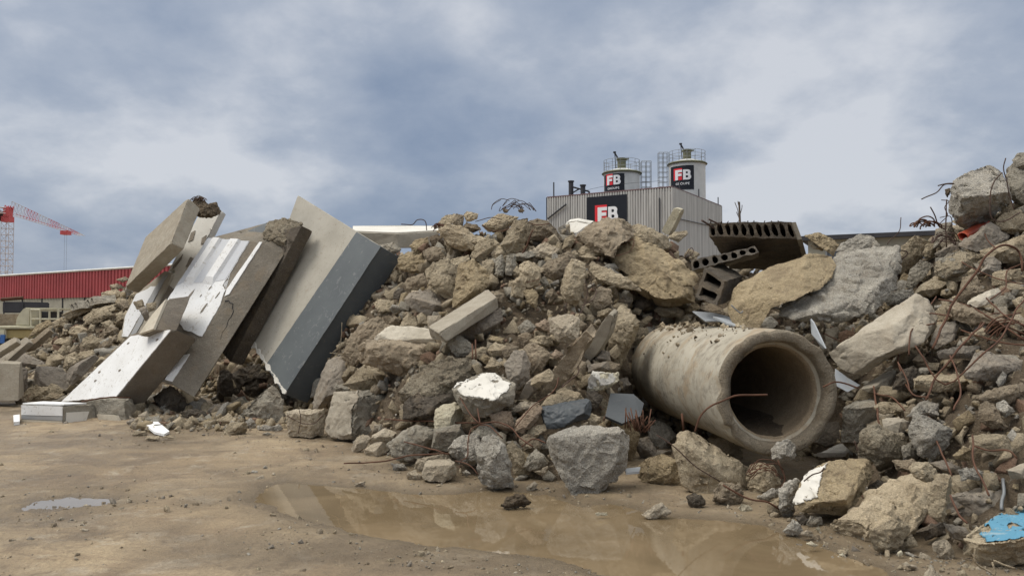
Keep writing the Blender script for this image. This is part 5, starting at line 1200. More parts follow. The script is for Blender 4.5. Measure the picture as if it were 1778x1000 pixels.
# crowning boulder
rz('1600,346 1625,335 1640,321 1655,319','wire bar poking left into the sky from the crowning boulder', D=8.7, mat='wire')
rz('1629,323 1645,319 1656,318','shorter wire beside the sky-poking one', D=8.7, mat='wire')
rz('1741,299 1725,318 1719,345 1720,372 1727,383 1745,383 1770,370','long wire looping over the crowning boulder face', D=8.5, mat='wire')
rz('1746,275 1743,292 1748,318 1754,345 1760,365','wire standing up between the two crowning boulders', D=8.6, mat='wire', r=.006)
rz('1645,347 1643,365 1642,395 1644,430','hanging wire left of the crowning boulder', D=8.8, mat='wire')
rz('1635,348 1648,350 1640,360 1645,375 1632,390 1652,392 1650,376 1632,378','tangled wire cage against the sky left of the crowning boulder', D=8.9, mat='wire', r=.005)
rz('1615,360 1624,375 1630,392 1640,398','thin wire curving down beside the wire cage', D=9, mat='wire')
rz('1564,377 1562,400 1545,418 1541,425','thin lone wire against the sky above the looped wire', D=9.2, mat='wire', r=.005)
rz('1540,450 1545,462 1560,455 1575,440 1565,435 1548,440','wire loop on the tan skyline chunk', D=8.9, mat='wire')
rz('1708,401 1716,420 1728,430','dark bar stub below the orange duct', off=.4)
rz('1778,455 1750,470 1745,500 1720,520','curved bar at the right edge below the big arch', off=.5); rz('1778,520 1760,545 1740,585 1700,620','straight bar at the right edge crossing the brown slab', off=.6)
rz('1430,470 1405,478','x', off=.3) if False else None
# centre
rz('669,702 700,706 760,705 810,732'.replace('810,732','830,734').replace('669,702','668,728').replace('700,706','740,731').replace('760,705','790,733'),'long straight bar running left from the bar cluster over the pale cream block', off=.55, r=.008)
rz('795,682 812,712 832,735','bar slanting down from the white-faced block', off=.6); rz('829,709 832,722 834,736','short upright stub in the bar cluster', off=.6)
rz('832,734 865,733 890,745 905,762 925,775','bar of the cluster bending right below the pinkish stones', off=.5)
rz('834,736 815,750 812,790 800,800','bar of the cluster hanging straight down', off=.5, r=.006); rz('834,738 850,740 872,760','short bar of the cluster curving round the blue-grey stone', off=.6, r=.006)
rz('598,805 640,803 680,799 720,790 780,787','long bar lying on the mud left of the pinkish-cream block', off=.35, r=.008); rz('702,766 740,777 772,786','bar lying over the mid-grey boulder', off=.5)
rz('790,800 815,807 830,823','thin bar at the foot of the tall speckled stone', off=.5, r=.006); rz('905,775 925,762 948,768','bar poking out beside the tall speckled stone', off=.5)
rz('820,597 821,622','left one of two short rebar ends standing together', off=.4, r=.009); rz('825,590 826,623','right one of two short rebar ends standing together', off=.4, r=.009)
rz('895,741 925,705 960,680 970,655','thin bar leaning up past the tipped planks', off=.5, r=.006); rz('975,672 990,660 1005,645 1000,630','looped wire in the dark gap beside the white crumbly rock', off=.5, mat='wire')
rz('900,460 915,425 926,400','rusty bar standing on the crown of the heap', D=10.9, r=.011)
rz('697,390 716,390 724,382 738,384 741,400','bent wire hook poking into the sky above the pale beam', D=12, mat='wire')
rz('825,385 850,378 872,382','thin wire in front of the sky on the heap crown', D=11.5, mat='wire', r=.006); rz('838,390 850,400 870,402 890,395','curved bar below the sandy peak', D=11.2); rz('915,385 935,391 955,388','thin bar across the earthy hump', D=11.2)
rz('594,560 590,600 578,612','dead twig-like wire before the painted edge of the grey-banded slab', D=10.6, mat='tan', r=.006); rz('573,612 600,616','short pale wire at the foot of the grey-banded slab', D=10.3, mat='tan', r=.005)
rz('1000,470 990,500 980,540','thin wire across the upright pillar stub', off=.5, mat='wire',r=.005); rz('1015,480 1020,510 1012,535 1005,550','wire hanging in the dark hollow', off=.4, mat='wire',r=.006); rz('1025,490 1035,505 1030,520 1010,530','wire curling in the dark hollow beside the hanging one', off=.4, mat='wire',r=.006)
rz('910,470 925,462 922,480 935,485 915,490','small rusty wire curl on the smooth sandy slab face', off=.4, r=.005); rz('1065,410 1080,425 1100,415 1095,435 1070,445','rust wire curl over the giant ochre boulder', off=.6, r=.005)
rz('1190,446 1200,430 1203,440 1180,450 1165,440','wire knot right of the giant ochre boulder', off=.5, mat='wire', r=.006)
rz('1218,555 1275,545'.replace('1218,555','1270,530').replace('1275,545','1285,543')+' 1290,540','short pale bar end below the yellowish slab', D=8.2, mat='galv')
rz('1310,541 1340,534 1362,540','pale thin bar in the gap below the huge pale boulder', D=8.6, mat='galv')
rz('1360,747 1362,730'.replace('1360,747','1186,748').replace('1362,730','1185,718'),'short upright bar before the pipe belly', D=7.4, r=.01)
rz('1140,755 1170,775 1210,810 1250,835','thin wire draped over the long pinkish boulder', D=6.35, mat='wire', r=.005)
rz('1350,800 1362,830 1352,850','wire bundle strand right of the crumbly lump', D=6.3, r=.006); rz('1255,840 1290,862 1330,870 1352,885','root-like bar lying on the mud at the puddle edge', D=6.1, r=.008)
rz('1692,950 1692,975 1715,990 1726,995 1722,975','pale wire hanging under the blue-painted chunk', D=4.65, mat='sand', r=.006); rz('1725,972 1745,980 1760,985','short pale wire under the blue-painted chunk', D=4.65, mat='sand', r=.006)
rz('520,712 522,730 518,752','thin wire down the front of the buff square block', D=9.3, mat='wire', r=.005); rz('498,722 520,733 545,735 560,720','wire wound across the buff square block', D=9.35, mat='wire', r=.005)
# tangles: one bundle each
def tangle(cx, cy, D, rad, n, name, label, seed, r=.006, mode='ball', mat='rust'):
    random.seed(seed); bm = bmesh.new(); c = P(cx, cy, D); 
    for i in range(n):
        if mode == 'fan':
            a = random.uniform(-2.6, -.5); l = rad*random.uniform(.6, 1.2); s0 = c+Vector((random.gauss(0, rad*.25), random.gauss(0, .08), -rad*.4))
            e = s0+Vector((math.cos(a)*l*.55, random.uniform(-.1, .1), -math.sin(a)*l)); bar(bm, s0, e, r, 5)
        else:
            a0 = random.uniform(0, 6.28); p_ = []
            R_ = rad*random.uniform(.5, 1); tl = random.uniform(-.6, .6); cc_ = c+Vector((random.gauss(0, rad*.25), random.gauss(0, rad*.2), random.gauss(0, rad*.12)))
            for k in range(6): a = a0+k*random.uniform(.6, .9); p_.append(cc_+Vector((math.cos(a)*R_, math.sin(a)*R_*tl, abs(math.sin(a))*R_*.9)))
            tube(bm, p_, r, 5)
    return tag(obj(name, bm, M[mat], smooth=True), label, 'wire tangle')
tangle(1110, 733, 7.45, .19, 26, 'wire_bundle', 'bundle of broken rusty wires under the left end of the pipe', 4, .006, 'fan')
tangle(893, 368, 11.6, .19, 11, 'wire_tangle', 'thin wire tangle with clods on the centre skyline', 5, .005, mat='wire')
tangle(1607, 398, 9.0, .13, 8, 'wire_tangle', 'rusty looped wire bunch on the right skyline', 6, .008)
tangle(1640, 425, 8.7, .16, 9, 'wire_tangle', 'twisted wire bunch below the looped bunch on the right slope', 7, .005, mat='wire')
tangle(1750, 590, 7.2, .28, 8, 'wire_tangle', 'loose rusty rod tangle at the right edge', 8, .007)
tangle(762, 400, 11.8, .13, 7, 'wire_tangle', 'rusty wire nest left of the bent sandy beam', 9, .006)
tangle(345, 352, 14.0, .12, 9, 'wire_tangle', 'wire ends bristling from the top of the tipped beige slab', 10, .006, mat='wire')
tangle(1330, 830, 6.3, .14, 8, 'wire_tangle', 'fine wire net hugging the crumbly lump at the mud edge', 11, .0035)
for (x, y, s_, D_) in ((352,360,.10,14.0),(872,383,0,0)): pass
random.seed(77)
for i, (x, y) in enumerate(((878,366),(905,366))):
    S('Z', ' '.join('%f,%f' % ((x+5*math.cos(a))*3.9955, (y+4*math.sin(a))*3.9955) for a in [k*1.05 for k in range(6)]), 'rust_earth', ['left','right'][i]+' earth clod caught in the skyline wire tangle', 'earth_clod', D=11.6, cuts=0)
S('A','1340,130 1395,100 1440,150 1500,130 1535,180 1480,220 1400,230 1340,200','rust_earth','crumbled earthy top between the tipped beige slab and the plastered slab','earth_clod', D=14.1, amp=1.4)
S('B','925,-60 985,-80 1005,-30 950,-10','tan','small tan stone lodged on the striped panel','cobble', D=13.2); S('B','1010,-50 1085,-60 1080,-10 1030,10','tan','flat tan stone lodged beside the small one on the striped panel','cobble', D=13.2); S('B','960,-20 1010,-30 1035,40 1010,70','side','brown splinter stone standing on the striped panel','cobble', D=13.0)

# ------------------------------------------------------------------ clad plant building with silos
def W3(px_, py_, d): return P(px_, py_, d)
BZ = P(1168, 325, 76).z
c0 = P(1168, 325, 76); c1 = P(950, 343, 83); c2 = P(1252, 357, 89.5)
c1.z = c2.z = BZ
ax1 = unit(Vector((c1.x-c0.x, c1.y-c0.y, 0))); ax2 = unit(Vector((c2.x-c0.x, c2.y-c0.y, 0))); L1 = (c1-c0).length; L2 = (c2-c0).length
c3 = c1+ax2*L2
bld = empty('plant_building', (c0.x, c0.y, 0), 'ribbed grey metal-clad building with a black sign behind the heap', 'building')
def corrug(a, b, z0, z1, name, parent, mat='clad', step=.28, dep=.09):
    bm = bmesh.new(); d = b-a; L = Vector((d.x, d.y, 0)).length; e = Vector((d.x, d.y, 0))/L; n = Vector((e.y, -e.x, 0))
    if n.dot(-a) < 0: n = -n
    k = int(L/step); prev = None
    for i in range(k+1):
        for (t, o_) in ((0, 0), (.18, dep), (.72, dep), (.9, 0)):
            q = Vector((a.x, a.y, 0))+e*min(L, (i+t)*step)+n*o_
            cur = (bm.verts.new((q.x, q.y, z0)), bm.verts.new((q.x, q.y, z1)))
            if prev: bm.faces.new((prev[0], cur[0], cur[1], prev[1]))
            prev = cur
    return obj(name, bm, M[mat], parent)
corrug(c1, c0, 0, BZ, 'wall', bld); corrug(c0, c2, 0, BZ, 'wall', bld); corrug(c3, c1, 0, BZ, 'wall', bld); corrug(c2, c3, 0, BZ, 'wall', bld)
bm = bmesh.new(); f = [bm.verts.new((p.x, p.y, BZ-.15)) for p in (c0, c1, c3, c2)]; g = [bm.verts.new((p.x, p.y, BZ-.4)) for p in (c0, c1, c3, c2)]
bm.faces.new(f); bm.faces.new(g[::-1]); [bm.faces.new((f[i], g[i], g[(i+1) % 4], f[(i+1) % 4])) for i in range(4)]; obj('roof', bm, M['roof_dark'], bld)
bm = bmesh.new()
for a, b in ((c0, c1), (c0, c2), (c1, c3), (c2, c3)): bar(bm, Vector((a.x, a.y, BZ)), Vector((b.x, b.y, BZ)), .11, 4)
obj('roof_trim', bm, M['dark_red'], bld)
bm = bmesh.new()
for a in (c1, c2): bar(bm, Vector((a.x, a.y, 0)), Vector((a.x, a.y, BZ)), .12, 6)
n1_ = Vector((ax1.y, -ax1.x, 0)); n1_ = n1_ if n1_.dot(-c0) > 0 else -n1_
n2_ = Vector((ax2.y, -ax2.x, 0)); n2_ = n2_ if n2_.dot(-c0) > 0 else -n2_
q = c0+ax1*1.3+n1_*.2; bar(bm, Vector((q.x, q.y, BZ-9)), Vector((q.x, q.y, BZ-1)), .07, 5)
obj('downpipe', bm, M['dark_metal'], bld)
bm = bmesh.new(); q = c1-ax1*.2+n1_*.25; bar(bm, Vector((q.x, q.y, BZ-2.3)), q-ax1*2.2+Vector((0, 0, -.9)), .09, 5); obj('bracket', bm, M['dark_metal'], bld)
bm = bmesh.new(); a = c0+ax2*1.5+n2_*.16+Vector((0, 0, -3)); b = c2+n2_*.16+Vector((0, 0, -2.6)); bar(bm, a, b, .045, 4); obj('conduit', bm, M['dark_metal'], bld)
bm = bmesh.new()
for tt in (.12, .5, .93):
    q = c0+ax2*L2*tt; bar(bm, q, q+Vector((0, 0, .9)), .06, 4)
q = c1-ax1*.8; bar(bm, q, q+Vector((0, 0, 1.6)), .07, 4); obj('roof_spike', bm, M['dark_metal'], bld)
# vent stacks on the roof
for i, (x, y0, y1, lb) in enumerate(((992, 315, 342, 'taller left roof vent pipe on the clad building'), (1013, 322, 341, 'shorter right roof vent pipe joined to the taller one'))):
    t_ = (c1.x-0)  # on the front edge of the roof
    k_ = (x-CX)/F; tt = 0.
    for j in range(200):
        q = c0+ax1*(L1*j/200)+ax2*.8
        if proj(q)[0] <= x: break
    zt = P(x, y0, q.y).z; v_ = empty('vent_pipe', (q.x, q.y, BZ), lb, 'vent pipe')
    bm = bmesh.new(); bar(bm, Vector((q.x, q.y, BZ-.3)), Vector((q.x, q.y, zt)), .26, 12); obj('stack', bm, M['dark_metal'], v_)
    bm = bmesh.new(); bar(bm, Vector((q.x, q.y, zt)), Vector((q.x, q.y, zt+.12)), .34, 12); obj('cap', bm, M['dark_metal'], v_)
    if i == 0:
        bm = bmesh.new(); bar(bm, Vector((q.x, q.y, zt-.5)), Vector((q.x+1.9, q.y-.4, zt-1.1)), .1, 5); bar(bm, Vector((q.x+1.9, q.y-.4, zt-1.1)), Vector((q.x+1.9, q.y-.4, BZ)), .1, 5); bar(bm, Vector((q.x+.1, q.y, zt-1.2)), Vector((q.x+.8, q.y, zt-.8)), .08, 5); obj('brace', bm, M['dark_metal'], v_)
# letters
def curve_fill(splines, th=.03):
    cu = bpy.data.curves.new('letter', 'CURVE'); cu.dimensions = '2D'; cu.fill_mode = 'BOTH'; cu.extrude = th/2
    for sp_ in splines:
        s_ = cu.splines.new('POLY'); s_.points.add(len(sp_)-1); s_.use_cyclic_u = True
        for p_, q_ in zip(s_.points, sp_): p_.co = (q_[0], q_[1], 0, 1)
    o = bpy.data.objects.new('letter', cu); COL.objects.link(o); dg = bpy.context.evaluated_depsgraph_get(); me = bpy.data.meshes.new_from_object(o.evaluated_get(dg))
    bpy.data.objects.remove(o); bpy.data.curves.remove(cu); return me
def arc(cx, cy, rx, ry, a0, a1, n=9): return [(cx+rx*math.cos(math.radians(a0+(a1-a0)*i/n)), cy+ry*math.sin(math.radians(a0+(a1-a0)*i/n))) for i in range(n+1)]
F_ = [[(0,0),(.30,0),(.30,.38),(.66,.38),(.66,.62),(.30,.62),(.30,.76),(.72,.76),(.72,1),(0,1)]]
B_ = [[(.80,0),(1.25,0)]+arc(1.27,.28,.28,.28,-90,40,7)+arc(1.22,.76,.28,.24,-30,90,7)+[(.80,1)], [(1.06,.20),(1.06,.42)]+arc(1.20,.31,.09,.11,90,-90,5), [(1.06,.60),(1.06,.80)]+arc(1.18,.70,.08,.10,90,-90,5)]
meF, meB = curve_fill(F_), curve_fill(B_)
def text_mesh(s_, size):
    cu = bpy.data.curves.new('t', 'FONT'); cu.body = s_; cu.size = size; cu.extrude = .01; cu.offset = .012*size; cu.align_x = 'CENTER'; cu.space_character = 1.15
    o = bpy.data.objects.new('t', cu); COL.objects.link(o); dg = bpy.context.evaluated_depsgraph_get(); me = bpy.data.meshes.new_from_object(o.evaluated_get(dg)); bpy.data.objects.remove(o); bpy.data.curves.remove(cu); return me
meT = text_mesh('GROUPE', .34)
def place(me, name, mat, fn, s_, ox, oy, parent, lift, sub=0):
    bm = bmesh.new(); bm.from_mesh(me)
    if sub: refine(bm, sub)
    for v_ in bm.verts: v_.co = fn(ox+v_.co.x*s_, oy+v_.co.y*s_, lift+v_.co.z)
    return obj(name, bm, M[mat], parent)
def rect_mesh(w_, h_, d_=.02):
    bm = bmesh.new(); box(bm, (w_/2, h_/2, 0), (w_, h_, d_)); me = bpy.data.meshes.new('r'); bm.to_mesh(me); bm.free(); return me
def fb_sign(fn, w_, h_, s_, fx, fy, parent, sub=0, word=False):
    sg = parent
    place(rect_mesh(w_, h_), 'sign_panel', 'sign_black', fn, 1, 0, 0, sg, .03, sub)
    place(rect_mesh(.92*s_, 1.16*s_), 'red_square', 'sign_red', fn, 1, fx-.22*s_, fy, sg, .055, sub)
    place(meF, 'letter_f', 'sign_white', fn, s_, fx, fy, sg, .095, sub and sub/s_); place(meB, 'letter_b', 'sign_white', fn, s_, fx, fy, sg, .085, sub and sub/s_)
    if word: place(meT, 'lettering', 'sign_white', fn, s_*.95, fx+.72*s_, fy-.48*s_, sg, .07)
# main sign on the left wall: from px 1019 to 1089
def wall_u(x):
    lo, hi = 0., L1
    for _ in range(40):
        m_ = (lo+hi)/2
        if proj(c0+ax1*m_)[0] > x: lo = m_
        else: hi = m_
    return lo
uA, uB = wall_u(1019.5), wall_u(1089.5); wS = uA-uB
org = c0+ax1*uA+n1_*.12; org.z = BZ-.35
def fnw(a, b, l): q = org-ax1*a+n1_*l; return Vector((q.x, q.y, org.z-5.2+b))
zz = lambda py, d: P(1050, py, d).z
k_ = proj(org)[2]/F
fb_sign(fnw, wS, 5.2, 1.45, .285*wS, zz(386.5, proj(org)[2])-(org.z-5.2), bld)
# silos
def silo(cx_px, top_py, w_px, D, lb, ladder, sign_px, sign_py, fs):
    r = w_px/2/F*D; c = P(cx_px, top_py, D); c.z = P(cx_px, top_py, D).z; zt = c.z; s_ = empty('silo', (c.x, c.y, 0), lb, 'silo')
    bm = bmesh.new(); n = 64; prf = [(r, 0), (r, zt-.35), (r+.07, zt-.33), (r+.07, zt-.05), (r, zt), (r*.5, zt+.35), (.01, zt+.5)]; pv = None
    for (q, z) in prf:
        rg = [bm.verts.new((c.x+q*math.cos(2*math.pi*k/n), c.y+q*math.sin(2*math.pi*k/n), z)) for k in range(n)]
        if pv: [bm.faces.new((pv[k], pv[(k+1) % n], rg[(k+1) % n], rg[k])) for k in range(n)]
        pv = rg
    bm.faces.new(pv); obj('shell', bm, M['silo_white'], s_, smooth=False)
    bm = bmesh.new(); 
    for k in range(48):
        a, b = 2*math.pi*k/48, 2*math.pi*(k+1)/48; bar(bm, (c.x+(r+.12)*math.cos(a), c.y+(r+.12)*math.sin(a), zt-.15), (c.x+(r+.12)*math.cos(b), c.y+(r+.12)*math.sin(b), zt-.15), .13, 4)
    obj('rim', bm, M['moss'], s_)
    bm = bmesh.new()
    for k in range(14):
        a = 2*math.pi*k/14; bar(bm, (c.x+r*math.cos(a), c.y+r*math.sin(a), zt), (c.x+r*math.cos(a), c.y+r*math.sin(a), zt+1.35), .025, 4)
    for h_ in (.5, .95, 1.35):
        for k in range(28):
            a, b = 2*math.pi*k/28, 2*math.pi*(k+1)/28; bar(bm, (c.x+r*math.cos(a), c.y+r*math.sin(a), zt+h_), (c.x+r*math.cos(b), c.y+r*math.sin(b), zt+h_), .022, 4)
    obj('guard_rail', bm, M['galv'], s_)
    bm = bmesh.new(); bar(bm, (c.x, c.y, zt), (c.x, c.y, zt+1.45), .5, 16); bar(bm, (c.x, c.y, zt+1.45), (c.x, c.y, zt+1.62), .62, 16); box(bm, (c.x+.45, c.y-.2, zt+1.55), (.7, .4, .12)); obj('filter_unit', bm, M['moss'], s_)
    bm = bmesh.new(); bar(bm, (c.x-.7, c.y-.6, zt), (c.x-.9, c.y-.6, zt+2.2), .05, 5); bar(bm, (c.x-.9, c.y-.6, zt+2.2), (c.x-.55, c.y-.6, zt+1.6), .1, 5); box(bm, (c.x-.9, c.y-.6, zt+2.25), (.3, .3, .16)); obj('mast', bm, M['dark_metal'], s_)
    bm = bmesh.new(); lx = c.x+ladder*(r+.75)
    for dx in (-.55, 0, .55):
        for dy in (-.3, .4): bar(bm, (lx+dx, c.y+dy, 8), (lx+dx, c.y+dy, zt+1.3), .035, 4)
    for k in range(15): z = zt+1.3-k*.6; bar(bm, (lx-.55, c.y-.3, z), (lx+.55, c.y-.3, z), .03, 4); bar(bm, (lx-.55, c.y+.4, z), (lx+.55, c.y+.4, z), .03, 4)
    obj('caged_ladder', bm, M['galv'], s_)
    # curved sign
    a_c = math.atan2(-c.y, -c.x)     # facing the camera
    (sx0, sx1), (sy0, sy1) = sign_px, sign_py
    def ang(x): return math.asin(max(-1, min(1, (x-cx_px)/(w_px/2))))
    A0, A1 = ang(sx0), ang(sx1); z1, z0 = P(cx_px, sy0, D-r).z, P(cx_px, sy1, D-r).z
    # word layout in metres along the arc
    def fn(a, b, l):
        an = a_c + A0 + a/r; return Vector((c.x+(r+l)*math.cos(an), c.y+(r+l)*math.sin(an), z0+b))
    wS_ = (A1-A0)*r; hS_ = z1-z0; sl_ = wS_/2.55*fs
    fb_sign(fn, wS_, hS_, sl_, .28*wS_, .40*hS_, s_, .25, True)
    return s_
silo(1079.5, 300, 62, 90, 'left white silo with ladder cage on its right and an FB sign', 1, (1050, 1084), (301, 333), .95)
silo(1193, 284, 62, 94, 'right white silo standing taller with ladder cage on its left', -1, (1166, 1204), (287, 329), 1.0)
# wires between silos
bm = bmesh.new(); tube(bm, [P(1000,335,84), P(1060,322,86), P(1150,314,85)], .02, 4); tag(obj('power_cable', bm, M['dark_metal']), 'thin cable strung across the roof of the clad building to the silos', 'cable')

# ------------------------------------------------------------------ far halls
hz = P(0, 479, 110).z; hb = P(0, 520, 110).z
hA = P(0, 479, 110); hB = P(230, 464.5, 110*(545-479)/(545-464.5)); dA = unit(Vector((hB.x-hA.x, hB.y-hA.y, 0)))
e0 = Vector((hA.x, hA.y, 0))-dA*40; e1 = Vector((hB.x, hB.y, 0))+dA*22; nh = Vector((dA.y, -dA.x, 0)); nh = nh if nh.dot(-hA) > 0 else -nh
hall = empty('red_hall', (e0.x, e0.y, 0), 'long red corrugated industrial hall behind the left heap', 'building')
corrug(e0, e1, hb, hz, 'cladding', hall, 'red_clad', .75, .2)
bm = bmesh.new(); Lh = (e1-e0).length; mid = (e0+e1)/2-nh*6; box(bm, (mid.x, mid.y, hb/2), (Lh, 12, hb), math.atan2(dA.y, dA.x)); obj('base_wall', bm, M['wall_beige'], hall)
bm = bmesh.new(); mid = (e0+e1)/2-nh*6.2; box(bm, (mid.x, mid.y, (hb+hz)/2+.02), (Lh, 12, hz-hb-.1), math.atan2(dA.y, dA.x)); obj('roof', bm, M['roof_dark'], hall)
bm = bmesh.new(); bar(bm, e0+Vector((0, 0, hz))+nh*.2, e1+Vector((0, 0, hz))+nh*.2, .14, 4); obj('roof_trim', bm, M['silo_white'], hall)
bm = bmesh.new()
for k in range(7): q = e0+dA*(36+k*5.6)+nh*.05; bar(bm, Vector((q.x, q.y, 0)), Vector((q.x, q.y, hb)), .1, 4)
obj('wall_joint', bm, M['dark_metal'], hall)
r0, r1 = P(1440, 408, 46), P(1660, 395, 43); zt = r0.z; r1.z = zt; dr = unit(Vector((r1.x-r0.x, r1.y-r0.y, 0))); s0 = Vector((r0.x, r0.y, 0))-dr*1.2; s1 = Vector((r1.x, r1.y, 0))+dr*14
ob2 = empty('low_building', (s0.x, s0.y, 0), 'low beige building with a dark flat roof edge behind the right heap', 'building')
Lr = (s1-s0).length; an = math.atan2(dr.y, dr.x); nr = Vector((-dr.y, dr.x, 0)); nr = nr if nr.y > 0 else -nr; md = (s0+s1)/2+nr*5
bm = bmesh.new(); box(bm, (md.x, md.y, (zt-.3)/2), (Lr, 10, zt-.3), an); obj('wall', bm, M['wall_beige'], ob2)
bm = bmesh.new(); box(bm, (md.x, md.y, zt-.17), (Lr+.8, 10.8, .26), an); obj('roof', bm, M['roof_dark'], ob2)
for k in range(9):
    q = s0+dr*(1.0+k*2.4)-nr*.03; bm = bmesh.new(); box(bm, (q.x+dr.x*1.1, q.y+dr.y*1.1, zt-1.75), (2.1, .1, 1.5), an); wn = obj('window', bm, M['window_dark'], ob2)
    bm = bmesh.new(); box(bm, (q.x, q.y-.06, zt-1.75), (.1, .14, 1.5), an); obj('frame', bm, M['galv'], wn)
# bare sapling on the skyline
c = P(1284, 386, 24); tr = empty('bare_tree', (c.x, c.y, 0), 'tiny bare treetop poking above the hollow-core slab', 'tree')
bm = bmesh.new(); tube(bm, [Vector((c.x, c.y, 0)), Vector((c.x+.05, c.y, 2.6)), P(1284, 352, 24)], .03, 5); obj('trunk', bm, M['bark'], tr)
bm = bmesh.new()
for (x0, y0, x1, y1) in ((1284,380,1276,352),(1284,372,1281,350),(1284,376,1289,356),(1284,366,1282,352),(1283,384,1279,368)): tube(bm, [P(x0,y0,24), P((x0+x1)/2+1,(y0+y1)/2,24), P(x1,y1,24)], .012, 4)
obj('twigs', bm, M['bark'], tr)

# ------------------------------------------------------------------ tower crane
def crane():
    b = P(11, 478, 150); cx_, cy_ = b.x, b.y; ztop = P(11, 386, 150).z; cr = empty('tower_crane', (cx_, cy_, 0), 'red and white tower crane far off at the left edge', 'crane')
    def lat(bm, a, b_, w0, n, r, face=None):     # square lattice
        a, b_ = Vector(a), Vector(b_); d = unit(b_-a); x = d.cross(Vector((0, 0, 1))); x = unit(x) if x.length > .01 else Vector((1, 0, 0)); y = d.cross(x)
        cs = [(x*i+y*j)*w0/2 for i, j in ((1,1),(-1,1),(-1,-1),(1,-1))]
        for c_ in cs: bar(bm, a+c_, b_+c_, r, 4)
        for k in range(n):
            p, q = a+(b_-a)*(k/n), a+(b_-a)*((k+1)/n)
            for i in range(4):
                s_, e_ = cs[i], cs[(i+1) % 4]; bar(bm, p+s_, p+e_, r*.6, 4)
                bar(bm, (p+s_) if k % 2 else (p+e_), (q+e_) if k % 2 else (q+s_), r*.6, 4)
    bm = bmesh.new(); lat(bm, (cx_, cy_, 0), (cx_, cy_, ztop), 1.5, 16, .075); obj('mast', bm, M['crane_pale'], cr)
    bm = bmesh.new(); box(bm, (cx_, cy_, ztop+.6), (1.6, 1.6, 1.1)); box(bm, (cx_+.2, cy_-.2, ztop+2.0), (1.0, 1.4, 1.8)); lat(bm, (cx_, cy_, ztop+1), (cx_+.3, cy_, P(14, 357, 150).z), 1.0, 3, .1); obj('slewing_head', bm, M['crane_red'], cr)
    bm = bmesh.new(); box(bm, (cx_-1.6, cy_-.5, ztop+1.2), (1.3, 1.3, 1.9)); obj('cab', bm, M['dark_metal'], cr)
    j0, j1 = P(20, 375, 150), P(143, 407, 192); j0.z = j1.z = (j0.z+j1.z)/2
    d = j1-j0; red = bmesh.new(); pale = bmesh.new(); N = 26
    def tri(t):    # height of the top chord
        h_ = 2.1*(1-t)+.35; w_ = .6; p = j0+d*t; e = unit(d).cross(Vector((0, 0, 1))); return p+e*w_, p-e*w_, p+Vector((0, 0, h_))
    for k in range(N):
        a, b_ = tri(k/N), tri((k+1)/N); bm = red if (k//4) % 2 else pale
        bar(red if k < N-5 else pale, a[0], b_[0], .055, 4); bar(pale, a[1], b_[1], .055, 4); bar(bm, a[2], b_[2], .05, 4)
        m_ = (a[0]+b_[0])/2; m2 = (a[1]+b_[1])/2
        for p, q in ((a[2], m_), (m_, b_[2]), (a[2], m2), (m2, b_[2]), (a[0], b_[1])): bar(bm, p, q, .03, 3)
    obj('jib', red, M['crane_red'], cr); obj('jib_lattice', pale, M['crane_pale'], cr)
    bm = bmesh.new(); tq = .72; p = j0+d*tq; box(bm, (p.x, p.y, p.z-.5), (1.7, 1.7, .9)); tr_ = obj('trolley', bm, M['crane_red'], cr)
    bm = bmesh.new(); p2 = Vector((p.x, p.y, P(107, 470, proj(p)[2]).z)); bar(bm, p+Vector((-.25, 0, 0)), p2+Vector((-.25, 0, 0)), .03, 3); bar(bm, p+Vector((.25, 0, 0)), p2+Vector((.25, 0, 0)), .03, 3); obj('hoist_rope', bm, M['galv'], cr)
    bm = bmesh.new(); lat(bm, (cx_, cy_, ztop+2.2), (cx_-5, cy_-10, ztop+2.2), 1.1, 6, .09); obj('counter_jib', bm, M['crane_pale'], cr)
    bm = bmesh.new(); box(bm, (cx_-4.6, cy_-9, ztop+1.2), (1.6, 2.2, 2.4)); obj('counterweight', bm, M['dark_metal'], cr)
crane()

